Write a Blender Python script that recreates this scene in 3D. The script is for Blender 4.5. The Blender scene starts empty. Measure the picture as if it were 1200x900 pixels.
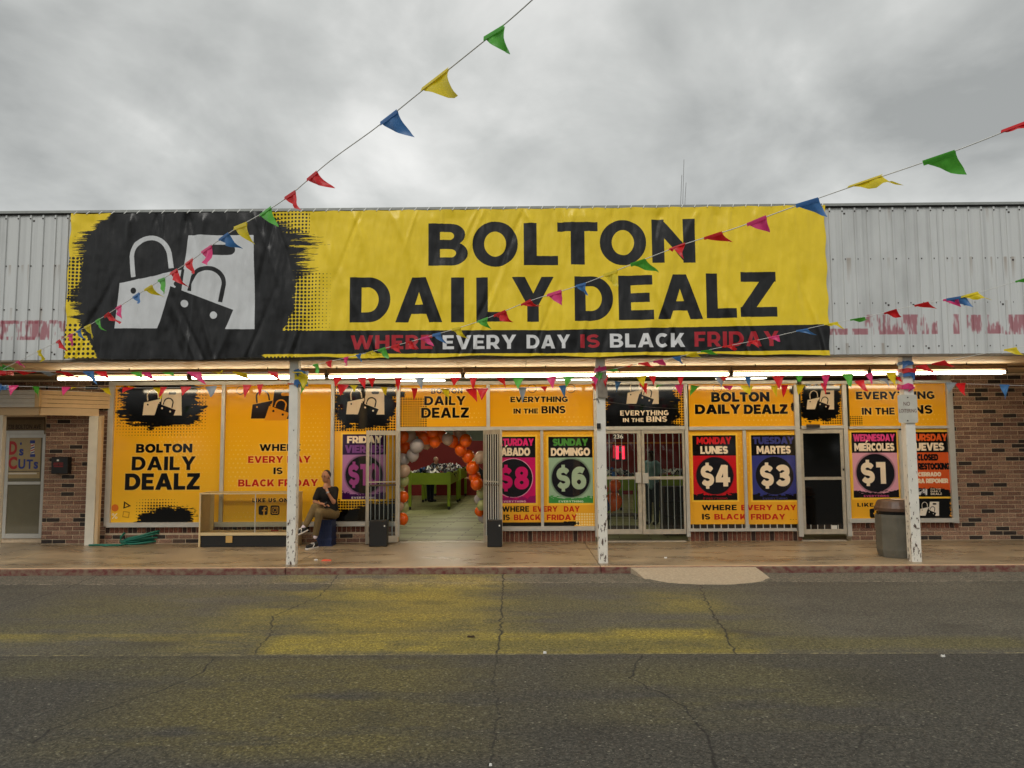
import bpy, bmesh, math, random
import numpy as np
from mathutils import Vector, Matrix, geometry

random.seed(7)
C = bpy.context.scene.collection
scene = bpy.context.scene
PI = math.pi

# ------------------------------------------------------------------ camera
FPX = 900.0                      # focal length in photo pixels (1200 wide)
CAM = Vector((0.0, -15.6, 2.03))
yaw, pitch, roll = 0.011, math.atan(75 / 900.0), 0.0058
fwd = Vector((-math.sin(yaw) * math.cos(pitch), math.cos(yaw) * math.cos(pitch), math.sin(pitch)))
rt0 = Vector((math.cos(yaw), math.sin(yaw), 0))
up0 = rt0.cross(fwd)
rt = rt0 * math.cos(roll) - up0 * math.sin(roll)
up = up0 * math.cos(roll) + rt0 * math.sin(roll)
cd = bpy.data.cameras.new('camera')
cd.lens = 27.0; cd.sensor_width = 36.0; cd.clip_end = 2000; cd.clip_start = 0.05
cam = bpy.data.objects.new('camera', cd); C.objects.link(cam)
mw = Matrix(((rt.x, up.x, -fwd.x, CAM.x), (rt.y, up.y, -fwd.y, CAM.y), (rt.z, up.z, -fwd.z, CAM.z), (0, 0, 0, 1)))
cam.matrix_world = mw
scene.camera = cam

# ------------------------------------------------------------------ world
def build_world():
    w = bpy.data.worlds.new("World"); scene.world = w; w.use_nodes = True
    nt = w.node_tree; N = nt.nodes; L = nt.links; N.clear()
    out = N.new('ShaderNodeOutputWorld'); bg = N.new('ShaderNodeBackground')
    bg.inputs['Strength'].default_value = 0.12
    sky = N.new('ShaderNodeTexSky'); sky.sky_type = 'NISHITA'; sky.sun_disc = False
    sky.sun_elevation = math.radians(SUN_EL); sky.sun_rotation = math.radians(SUN_AZ)
    tc = N.new('ShaderNodeTexCoord'); sep = N.new('ShaderNodeSeparateXYZ')
    L.new(tc.outputs['Generated'], sep.inputs[0])
    za = N.new('ShaderNodeMath'); za.operation = 'ABSOLUTE'; L.new(sep.outputs[2], za.inputs[0])
    zb = N.new('ShaderNodeMath'); zb.operation = 'ADD'; zb.inputs[1].default_value = 0.36; L.new(za.outputs[0], zb.inputs[0])
    dx = N.new('ShaderNodeMath'); dx.operation = 'DIVIDE'; L.new(sep.outputs[0], dx.inputs[0]); L.new(zb.outputs[0], dx.inputs[1])
    dy = N.new('ShaderNodeMath'); dy.operation = 'DIVIDE'; L.new(sep.outputs[1], dy.inputs[0]); L.new(zb.outputs[0], dy.inputs[1])
    cb = N.new('ShaderNodeCombineXYZ'); L.new(dx.outputs[0], cb.inputs[0]); L.new(dy.outputs[0], cb.inputs[1])
    n1 = N.new('ShaderNodeTexNoise'); n1.inputs['Scale'].default_value = 1.5; n1.inputs['Detail'].default_value = 6; n1.inputs['Roughness'].default_value = 0.5; n1.inputs['Distortion'].default_value = 0.5
    n2 = N.new('ShaderNodeTexNoise'); n2.inputs['Scale'].default_value = 3.2; n2.inputs['Detail'].default_value = 8; n2.inputs['Roughness'].default_value = 0.55; n2.inputs['Distortion'].default_value = 0.3
    L.new(cb.outputs[0], n1.inputs['Vector']); L.new(cb.outputs[0], n2.inputs['Vector'])
    mx = N.new('ShaderNodeMath'); mx.operation = 'MULTIPLY_ADD'; mx.inputs[1].default_value = 0.3
    L.new(n2.outputs[0], mx.inputs[0])
    m3 = N.new('ShaderNodeMath'); m3.operation = 'MULTIPLY'; m3.inputs[1].default_value = 0.7; L.new(n1.outputs[0], m3.inputs[0]); L.new(m3.outputs[0], mx.inputs[2])
    rp = N.new('ShaderNodeValToRGB')
    e = rp.color_ramp.elements
    e[0].position = 0.38; e[0].color = (0.30, 0.31, 0.303, 1)
    e[1].position = 0.61; e[1].color = (0.74, 0.74, 0.72, 1)
    m = rp.color_ramp.elements.new(0.5); m.color = (0.49, 0.50, 0.485, 1)
    L.new(mx.outputs[0], rp.inputs[0])
    # brighter towards the horizon, as the overcast is
    hz = N.new('ShaderNodeMapRange'); hz.inputs['From Min'].default_value = 0.0; hz.inputs['From Max'].default_value = 0.75
    hz.inputs['To Min'].default_value = 1.12; hz.inputs['To Max'].default_value = 0.92; L.new(za.outputs[0], hz.inputs[0])
    sc = N.new('ShaderNodeVectorMath'); sc.operation = 'SCALE'; L.new(rp.outputs[0], sc.inputs[0]); L.new(hz.outputs[0], sc.inputs['Scale'])
    s2 = N.new('ShaderNodeVectorMath'); s2.operation = 'SCALE'; s2.inputs['Scale'].default_value = 1 / 0.12; L.new(sc.outputs[0], s2.inputs[0])
    mix = N.new('ShaderNodeMix'); mix.data_type = 'RGBA'; mix.inputs[0].default_value = 0.97
    L.new(sky.outputs[0], mix.inputs[6]); L.new(s2.outputs[0], mix.inputs[7])
    L.new(mix.outputs[2], bg.inputs['Color']); L.new(bg.outputs[0], out.inputs['Surface'])
SUN_EL, SUN_AZ = 48, 200
build_world()
sd = bpy.data.lights.new('sun', 'SUN'); sd.energy = 1.1; sd.angle = math.radians(25); sd.color = (1.0, 0.965, 0.91)
sun = bpy.data.objects.new('sun', sd); C.objects.link(sun); sun.location = (0, -10, 20)
_az = math.radians(SUN_AZ); _el = math.radians(SUN_EL)
_dir = Vector((math.sin(_az) * math.cos(_el), math.cos(_az) * math.cos(_el), math.sin(_el)))
sun.rotation_euler = _dir.to_track_quat('Z', 'Y').to_euler()
scene.view_settings.view_transform = 'Standard'; scene.view_settings.look = 'None'
scene.view_settings.exposure = 0.28; scene.view_settings.gamma = 1.0
scene.cycles.max_bounces = 8; scene.cycles.transparent_max_bounces = 16
scene.cycles.sample_clamp_indirect = 4.0

# ------------------------------------------------------------------ measuring helpers
def ray(px, py):
    return rt * ((px - 600) / FPX) + up * ((450 - py) / FPX) + fwd
def W(px, py, Y=0.0):
    d = ray(px, py); return CAM + d * ((Y - CAM.y) / d.y)
def G(px, py, z=0.15):
    d = ray(px, py); return CAM + d * ((z - CAM.z) / d.z)
def D(px, py, depth):
    return CAM + ray(px, py) * depth
def WX(px, py, Y=0.0): return W(px, py, Y).x
def WZ(px, py, Y=0.0): return W(px, py, Y).z

# ------------------------------------------------------------------ materials
def srgb(r, g, b):
    f = lambda c: (c / 255 / 12.92) if c / 255 <= 0.04045 else (((c / 255) + 0.055) / 1.055) ** 2.4
    return (f(r), f(g), f(b), 1)
MATS = {}
def mat(name, col, rough=0.7, metal=0.0, var=0.0, scale=8.0, bump=0.0, bscale=40.0, spec=0.5, rnd=0.0):
    """principled surface with optional noise variation, bump and per-object tint"""
    if name in MATS: return MATS[name]
    m = bpy.data.materials.new(name); m.use_nodes = True
    nt = m.node_tree; N = nt.nodes; L = nt.links
    b = N['Principled BSDF']; b.inputs['Roughness'].default_value = rough; b.inputs['Metallic'].default_value = metal
    b.inputs['Specular IOR Level'].default_value = spec
    c = srgb(*col); b.inputs['Base Color'].default_value = c
    geo = N.new('ShaderNodeNewGeometry')
    if var > 0 or rnd > 0:
        n = N.new('ShaderNodeTexNoise'); n.inputs['Scale'].default_value = scale; n.inputs['Detail'].default_value = 5
        L.new(geo.outputs['Position'], n.inputs['Vector'])
        r = N.new('ShaderNodeMapRange'); r.inputs[1].default_value = 0.3; r.inputs[2].default_value = 0.7
        r.inputs[3].default_value = 1 - var; r.inputs[4].default_value = 1 + var
        L.new(n.outputs[0], r.inputs[0])
        v = N.new('ShaderNodeVectorMath'); v.operation = 'SCALE'; v.inputs[0].default_value = c[:3]
        src = r.outputs[0]
        if rnd > 0:
            oi = N.new('ShaderNodeObjectInfo'); r2 = N.new('ShaderNodeMapRange'); r2.inputs[3].default_value = 1 - rnd; r2.inputs[4].default_value = 1 + rnd
            L.new(oi.outputs['Random'], r2.inputs[0])
            mu = N.new('ShaderNodeMath'); mu.operation = 'MULTIPLY'; L.new(src, mu.inputs[0]); L.new(r2.outputs[0], mu.inputs[1]); src = mu.outputs[0]
        L.new(src, v.inputs['Scale']); L.new(v.outputs[0], b.inputs['Base Color'])
    if bump > 0:
        n = N.new('ShaderNodeTexNoise'); n.inputs['Scale'].default_value = bscale; n.inputs['Detail'].default_value = 4
        L.new(geo.outputs['Position'], n.inputs['Vector'])
        bp = N.new('ShaderNodeBump'); bp.inputs['Strength'].default_value = bump; bp.inputs['Distance'].default_value = 0.01
        L.new(n.outputs[0], bp.inputs['Height']); L.new(bp.outputs[0], b.inputs['Normal'])
    MATS[name] = m; return m

def peel_mat(name, col, spot, lo=0.60, hi=0.63, scale=26, stretch=0.35, rough=0.55):
    """old paint with flaked spots that get denser towards the ground"""
    if name in MATS: return MATS[name]
    m = mat(name, col, rough, var=0.06, scale=6, bump=0.3, bscale=50)
    N = m.node_tree.nodes; L = m.node_tree.links; b = N['Principled BSDF']
    geo = N.new('ShaderNodeNewGeometry'); mp = N.new('ShaderNodeMapping'); mp.inputs['Scale'].default_value = (1, 1, stretch)
    L.new(geo.outputs['Position'], mp.inputs[0])
    n = N.new('ShaderNodeTexNoise'); n.inputs['Scale'].default_value = scale; n.inputs['Detail'].default_value = 4; n.inputs['Roughness'].default_value = 0.65
    L.new(mp.outputs[0], n.inputs['Vector'])
    sp = N.new('ShaderNodeSeparateXYZ'); L.new(geo.outputs['Position'], sp.inputs[0])
    zr = N.new('ShaderNodeMapRange'); zr.inputs[1].default_value = 0.15; zr.inputs[2].default_value = 2.4; zr.inputs[3].default_value = 0.045; zr.inputs[4].default_value = -0.07
    L.new(sp.outputs[2], zr.inputs[0])
    ad = N.new('ShaderNodeMath'); ad.operation = 'ADD'; L.new(n.outputs[0], ad.inputs[0]); L.new(zr.outputs[0], ad.inputs[1])
    r = N.new('ShaderNodeMapRange'); r.inputs[1].default_value = lo; r.inputs[2].default_value = hi; L.new(ad.outputs[0], r.inputs[0])
    mx = N.new('ShaderNodeMix'); mx.data_type = 'RGBA'; L.new(r.outputs[0], mx.inputs[0])
    old = b.inputs['Base Color'].links[0].from_socket
    L.new(old, mx.inputs[6]); mx.inputs[7].default_value = srgb(*spot); L.new(mx.outputs[2], b.inputs['Base Color'])
    return m

def emis(name, col, strength):
    if name in MATS: return MATS[name]
    m = bpy.data.materials.new(name); m.use_nodes = True; nt = m.node_tree; nt.nodes.clear()
    o = nt.nodes.new('ShaderNodeOutputMaterial'); e = nt.nodes.new('ShaderNodeEmission')
    e.inputs[0].default_value = col; e.inputs[1].default_value = strength
    nt.links.new(e.outputs[0], o.inputs[0]); MATS[name] = m; return m

def glass_mat(name, tint, refl=0.12):
    if name in MATS: return MATS[name]
    m = bpy.data.materials.new(name); m.use_nodes = True; nt = m.node_tree; N = nt.nodes; L = nt.links; N.clear()
    o = N.new('ShaderNodeOutputMaterial'); t = N.new('ShaderNodeBsdfTransparent'); g = N.new('ShaderNodeBsdfGlossy')
    t.inputs[0].default_value = tint; g.inputs['Roughness'].default_value = 0.02
    fr = N.new('ShaderNodeFresnel'); fr.inputs[0].default_value = 1.45
    ad = N.new('ShaderNodeMath'); ad.operation = 'ADD'; ad.inputs[1].default_value = refl - 0.04; L.new(fr.outputs[0], ad.inputs[0])
    mx = N.new('ShaderNodeMixShader'); L.new(ad.outputs[0], mx.inputs[0]); L.new(t.outputs[0], mx.inputs[1]); L.new(g.outputs[0], mx.inputs[2])
    L.new(mx.outputs[0], o.inputs[0]); MATS[name] = m; return m

def cloth_mat(name, col):
    """thin coloured plastic sheet that lets light through"""
    if name in MATS: return MATS[name]
    m = bpy.data.materials.new(name); m.use_nodes = True; nt = m.node_tree; N = nt.nodes; L = nt.links
    b = N['Principled BSDF']; c = srgb(*col); b.inputs['Base Color'].default_value = c; b.inputs['Roughness'].default_value = 0.4
    t = N.new('ShaderNodeBsdfTranslucent'); t.inputs[0].default_value = c
    mx = N.new('ShaderNodeMixShader'); mx.inputs[0].default_value = 0.4
    o = [n for n in N if n.type == 'OUTPUT_MATERIAL'][0]
    L.new(b.outputs[0], mx.inputs[1]); L.new(t.outputs[0], mx.inputs[2]); L.new(mx.outputs[0], o.inputs[0])
    MATS[name] = m; return m

# ------------------------------------------------------------------ mesh helpers
class MB:
    def __init__(s): s.v = []; s.f = []; s.mi = []
    def add(s, vs, fs, mi=0):
        o = len(s.v); s.v += [tuple(v) for v in vs]; s.f += [tuple(i + o for i in f) for f in fs]; s.mi += [mi] * len(fs); return s
    def box(s, x0, x1, y0, y1, z0, z1, mi=0):
        vs = [(x0, y0, z0), (x1, y0, z0), (x1, y1, z0), (x0, y1, z0), (x0, y0, z1), (x1, y0, z1), (x1, y1, z1), (x0, y1, z1)]
        return s.add(vs, [(0, 3, 2, 1), (4, 5, 6, 7), (0, 1, 5, 4), (1, 2, 6, 5), (2, 3, 7, 6), (3, 0, 4, 7)], mi)
    def hexa(s, b, t, mi=0):   # bottom quad, top quad (ccw seen from above)
        return s.add(list(b) + list(t), [(0, 3, 2, 1), (4, 5, 6, 7), (0, 1, 5, 4), (1, 2, 6, 5), (2, 3, 7, 6), (3, 0, 4, 7)], mi)
    def tube(s, pts, r, n=6, mi=0, cap=True):
        pts = [Vector(p) for p in pts]; k = len(pts); rs = r if isinstance(r, (list, tuple)) else [r] * k
        vs = []
        for i, p in enumerate(pts):
            t = (pts[min(i + 1, k - 1)] - pts[max(i - 1, 0)]).normalized()
            a = t.orthogonal() if abs(t.z) < 0.9 else Vector((1, 0, 0))
            a = Vector((0, 0, 1)).cross(t) if abs(t.z) < 0.9 else Vector((1, 0, 0))
            a.normalize(); b = t.cross(a).normalized()
            for j in range(n):
                q = 2 * PI * j / n; vs.append(p + (a * math.cos(q) + b * math.sin(q)) * rs[i])
        fs = [(i * n + j, i * n + (j + 1) % n, (i + 1) * n + (j + 1) % n, (i + 1) * n + j) for i in range(k - 1) for j in range(n)]
        if cap: fs += [tuple(range(n))[::-1], tuple(range((k - 1) * n, k * n))]
        return s.add(vs, fs, mi)
    def lathe(s, prof, n=24, c=(0, 0, 0), mi=0, ph=0):
        vs = [(c[0] + r * math.cos(2 * PI * j / n + ph), c[1] + r * math.sin(2 * PI * j / n + ph), c[2] + z) for r, z in prof for j in range(n)]
        fs = [(i * n + j, i * n + (j + 1) % n, (i + 1) * n + (j + 1) % n, (i + 1) * n + j) for i in range(len(prof) - 1) for j in range(n)]
        return s.add(vs, fs, mi)
    def mesh(s, name, mats, smooth=False):
        me = bpy.data.meshes.new(name); me.from_pydata(s.v, [], s.f)
        if not isinstance(mats, (list, tuple)): mats = [mats]
        for m in mats: me.materials.append(m)
        if len(mats) > 1: me.polygons.foreach_set('material_index', s.mi)
        if smooth: me.polygons.foreach_set('use_smooth', [True] * len(me.polygons))
        me.update(); return me
    def build(s, name, mats, parent=None, smooth=False, bevel=0.0):
        o = bpy.data.objects.new(name, s.mesh(name, mats, smooth)); C.objects.link(o)
        if parent: o.parent = parent; o.matrix_parent_inverse = Matrix.Translation(-world_loc(parent))
        if bevel:
            bm = bmesh.new(); bm.from_mesh(o.data)
            bmesh.ops.bevel(bm, geom=list(bm.edges), offset=bevel, segments=1, affect='EDGES'); bm.to_mesh(o.data); bm.free()
        return o
def world_loc(o):
    p = Vector(o.location); q = o.parent
    return p if q is None or p.length == 0 else p
def empty(name, loc, label, cat, group=None):
    """things keep their geometry in world coordinates; the empty marks the base"""
    o = bpy.data.objects.new(name, None); C.objects.link(o); o.location = loc; o.empty_display_size = 0.1
    return tag(o, label, cat, group)
def tag(o, label=None, cat=None, group=None, kind=None):
    if label: o['label'] = label
    if cat: o['category'] = cat
    if group: o['group'] = group
    if kind: o['kind'] = kind
    return o
def bx(name, x0, x1, y0, y1, z0, z1, m, parent=None, bevel=0.0):
    return MB().box(x0, x1, y0, y1, z0, z1).build(name, m, parent, bevel=bevel)
def pbox(name, px0, px1, py0, py1, Yf, Yb, m, parent=None, bevel=0.0, pad=0.0):
    """box whose front face at depth Yf covers the given rectangle of the photograph"""
    cx, cy = (px0 + px1) / 2, (py0 + py1) / 2
    x0, x1 = WX(px0, cy, Yf), WX(px1, cy, Yf); z1, z0 = WZ(cx, py0, Yf), WZ(cx, py1, Yf)
    return bx(name, x0, x1, Yf, Yb, z0, z1, m, parent, bevel)
def place(mesh, name, loc, rot=None, parent=None, scale=None):
    o = bpy.data.objects.new(name, mesh); C.objects.link(o)
    M = Matrix.Translation(Vector(loc))
    if rot is not None: M = M @ rot.to_4x4()
    if scale is not None: M = M @ Matrix.Diagonal((*scale, 1))
    if parent:
        o.parent = parent; o.matrix_parent_inverse = Matrix.Translation(-world_loc(parent))
    o.matrix_basis = M
    return o

# ------------------------------------------------------------------ bold alphabet (flat print) drawn as polygons in a unit-high box
def R(x0, y0, x1, y1): return [(x0, y0), (x1, y0), (x1, y1), (x0, y1)]
def EL(cx, cy, rx, ry, a0=0, a1=360, n=28): return [(cx + rx * math.cos(math.radians(a0 + (a1 - a0) * i / n)), cy + ry * math.sin(math.radians(a0 + (a1 - a0) * i / n))) for i in range(n + 1)]
def RIB(p, t, tx=None):
    """ribbon of half-width t/2 along a path, mitred"""
    L_, R_ = [], []; n = len(p)
    for i in range(n):
        a = p[max(i - 1, 0)]; b = p[i]; c = p[min(i + 1, n - 1)]
        d1 = Vector((b[0] - a[0], b[1] - a[1])); d2 = Vector((c[0] - b[0], c[1] - b[1]))
        if d1.length == 0: d1 = d2
        if d2.length == 0: d2 = d1
        d1.normalize(); d2.normalize(); m = (d1 + d2).normalized(); k = 1 / max(0.4, m.dot(d1))
        nx, ny = -m.y, m.x
        L_.append((b[0] + nx * t / 2 * k, b[1] + ny * t / 2 * k)); R_.append((b[0] - nx * t / 2 * k, b[1] - ny * t / 2 * k))
    return L_ + R_[::-1]
T, TV = 0.21, 0.26
def g_S(w=0.78):
    p = EL(w / 2, 0.70, w / 2 - T / 2, 0.195, 25, 270, 16) + EL(w / 2, 0.30, w / 2 - T / 2, 0.195, 90, -155, 16)[1:]
    return RIB(p, 0.215)
def g_C(w, a=48): return RIB(EL(w / 2, .5, w / 2 - TV / 2 + .01, .5 - T / 2, a, 360 - a, 32), 0.235)
GL = {
 'A': (1.04, [('+', [(0, 0), (.37, 1), (.67, 1), (1.04, 0), (.76, 0), (.69, .19), (.35, .19), (.28, 0)]), ('-', [(.42, .39), (.62, .39), (.52, .70)])]),
 'B': (.88, [('+', R(0, 0, .5, 1)), ('+', EL(.48, .735, .34, .265)), ('+', EL(.50, .285, .38, .285)), ('-', R(.25, .61, .47, .81)), ('-', EL(.47, .71, .11, .10)), ('-', R(.25, .19, .5, .40)), ('-', EL(.50, .295, .125, .105))]),
 'C': (.88, [('+', g_C(.92, 45))]),
 'D': (.94, [('+', R(0, 0, .42, 1)), ('+', EL(.42, .5, .52, .5, -90, 90)), ('-', R(.26, .215, .42, .785)), ('-', [(.40, .215)] + EL(.42, .5, .255, .285, -90, 90) + [(.40, .785)])]),
 'E': (.74, [('+', R(0, 0, .26, 1)), ('+', R(.2, 0, .74, T)), ('+', R(.2, 1 - T, .72, 1)), ('+', R(.2, .4, .66, .6))]),
 'F': (.72, [('+', R(0, 0, .26, 1)), ('+', R(.2, 1 - T, .72, 1)), ('+', R(.2, .36, .66, .56))]),
 'G': (.94, [('+', g_C(.96, 45)), ('+', R(.68, .1, .92, .52)), ('+', R(.52, .36, .92, .53))]),
 'H': (.92, [('+', R(0, 0, .27, 1)), ('+', R(.65, 0, .92, 1)), ('+', R(.2, .39, .7, .61))]),
 'I': (.27, [('+', R(0, 0, .27, 1))]),
 'J': (.66, [('+', R(.4, .35, .66, 1)), ('+', RIB(EL(.33, .34, .2, .235, 0, -150, 14), .25)), ('+', R(.16, 1 - T, .5, 1))]),
 'K': (.92, [('+', R(0, 0, .26, 1)), ('+', [(.2, .34), (.6, 1), (.9, 1), (.3, .1)]), ('+', [(.36, .5), (.56, .66), (.94, 0), (.63, 0)])]),
 'L': (.70, [('+', R(0, 0, .26, 1)), ('+', R(.2, 0, .70, T))]),
 'M': (1.12, [('+', R(0, 0, .25, 1)), ('+', R(.87, 0, 1.12, 1)), ('+', [(0, 1), (.22, 1), (.56, .5), (.90, 1), (1.12, 1), (.62, .2), (.5, .2)])]),
 'N': (.95, [('+', R(0, 0, .26, 1)), ('+', R(.69, 0, .95, 1)), ('+', [(0, 1), (.22, 1), (.95, .1), (.95, 0), (.73, 0), (0, .9)])]),
 'O': (1.06, [('+', EL(.53, .5, .53, .515, n=40)), ('-', EL(.53, .5, .265, .295, n=32))]),
 'P': (.84, [('+', R(0, 0, .26, 1)), ('+', R(.1, .28, .46, 1)), ('+', EL(.46, .64, .38, .36)), ('-', R(.26, .49, .46, .79)), ('-', EL(.46, .64, .125, .15))]),
 'Q': (1.06, [('+', EL(.53, .5, .53, .515, n=40)), ('-', EL(.53, .5, .265, .295, n=32)), ('+', [(.5, .2), (.7, .3), (.98, -.1), (.74, -.1)])]),
 'R': (.86, [('+', R(0, 0, .26, 1)), ('+', R(.1, .26, .46, 1)), ('+', EL(.46, .63, .38, .37)), ('-', R(.26, .47, .46, .79)), ('-', EL(.46, .63, .125, .16)), ('+', [(.34, .32), (.62, .36), (.88, 0), (.58, 0)])]),
 'S': (.78, [('+', g_S())]),
 'T': (.80, [('+', R(0, 1 - T, .8, 1)), ('+', R(.265, 0, .535, 1))]),
 'U': (.90, [('+', R(0, .42, .26, 1)), ('+', R(.64, .42, .9, 1)), ('+', RIB(EL(.45, .43, .32, .325, 180, 360, 20), .245))]),
 'V': (1.0, [('+', [(0, 1), (.28, 1), (.5, .34), (.72, 1), (1.0, 1), (.64, 0), (.36, 0)])]),
 'W': (1.46, [('+', [(0, 1), (.27, 1), (.43, .40), (.62, 1), (.85, 1), (1.03, .40), (1.2, 1), (1.46, 1), (1.16, 0), (.90, 0), (.73, .55), (.56, 0), (.30, 0)])]),
 'X': (.96, [('+', [(0, 0), (.34, .5), (.02, 1), (.33, 1), (.49, .72), (.65, 1), (.94, 1), (.63, .5), (.96, 0), (.65, 0), (.48, .28), (.3, 0)])]),
 'Y': (.96, [('+', [(.35, 0), (.61, 0), (.61, .38), (.96, 1), (.69, 1), (.49, .62), (.29, 1), (0, 1), (.35, .38)])]),
 'Z': (.80, [('+', R(.02, 1 - T, .79, 1)), ('+', R(0, 0, .80, T)), ('+', [(0, .17), (.45, .8), (.79, .83), (.34, .2)])]),
 '0': (.84, [('+', EL(.42, .5, .42, .515, n=36)), ('-', EL(.42, .5, .165, .31, n=28))]),
 '1': (.52, [('+', R(.25, 0, .52, 1)), ('+', R(.0, .78, .4, 1))]),
 '2': (.74, [('+', R(0, 0, .74, T)), ('+', RIB(EL(.36, .69, .25, .205, 165, -35, 14) + [(.13, .14)], .22))]),
 '3': (.74, [('+', RIB(EL(.36, .71, .25, .185, 155, -80, 16), .22)), ('+', RIB(EL(.36, .31, .265, .2, 80, -155, 16), .22)), ('+', R(.24, .42, .45, .6))]),
 '4': (.84, [('+', R(.46, 0, .71, .98)), ('+', R(0, .2, .84, .4)), ('+', [(0, .3), (0, .4), (.36, 1), (.62, 1), (.25, .36)])]),
 '6': (.78, [('+', EL(.39, .33, .39, .345, n=32)), ('-', EL(.39, .32, .145, .135)), ('+', RIB([(.12, .35)] + EL(.44, .6, .32, .3, 180, 52, 12), .235))]),
 '8': (.80, [('+', EL(.4, .735, .35, .28)), ('+', EL(.4, .285, .4, .3)), ('-', EL(.4, .73, .12, .1)), ('-', EL(.4, .29, .145, .11))]),
 '$': (.78, [('+', g_S()), ('+', R(.31, .88, .47, 1.13)), ('+', R(.31, -.13, .47, .12))]),
 '.': (.2, [('+', R(0, 0, .2, .2))]), '%': (.9, [('+', RIB([(.1, 0), (.8, 1)], .12)), ('+', EL(.2, .78, .19, .2)), ('+', EL(.7, .22, .19, .2)), ('-', EL(.2, .78, .08, .09)), ('-', EL(.7, .22, .08, .09))]),
 "'": (.2, [('+', [(0, 1), (.2, 1), (.12, .65), (.02, .65)])]), ' ': (.34, []),
}

# ------------------------------------------------------------------ print canvases: pictures of flat print computed here, in metres of the wall they lie on
def vnoise(h, w, cy, cx, rng, oct=4, per=0.5):
    out = np.zeros((h, w), np.float32); amp, tot = 1.0, 0.0
    for o in range(oct):
        gy, gx = max(2, int(h / cy) + 2), max(2, int(w / cx) + 2)
        g = rng.random((gy, gx), dtype=np.float32)
        y = np.arange(h, dtype=np.float32) / cy; x = np.arange(w, dtype=np.float32) / cx
        y = np.minimum(y, gy - 1.001); x = np.minimum(x, gx - 1.001)
        yi = y.astype(int); xi = x.astype(int); fy = y - yi; fx = x - xi
        fy = (fy * fy * (3 - 2 * fy))[:, None]; fx = (fx * fx * (3 - 2 * fx))[None, :]
        a = g[yi][:, xi]; b = g[yi][:, xi + 1]; c_ = g[yi + 1][:, xi]; d = g[yi + 1][:, xi + 1]
        out += amp * ((a * (1 - fx) + b * fx) * (1 - fy) + (c_ * (1 - fx) + d * fx) * fy)
        tot += amp; amp *= per; cy = max(cy / 2, 1.0); cx = max(cx / 2, 1.0)
    return out / tot
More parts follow.
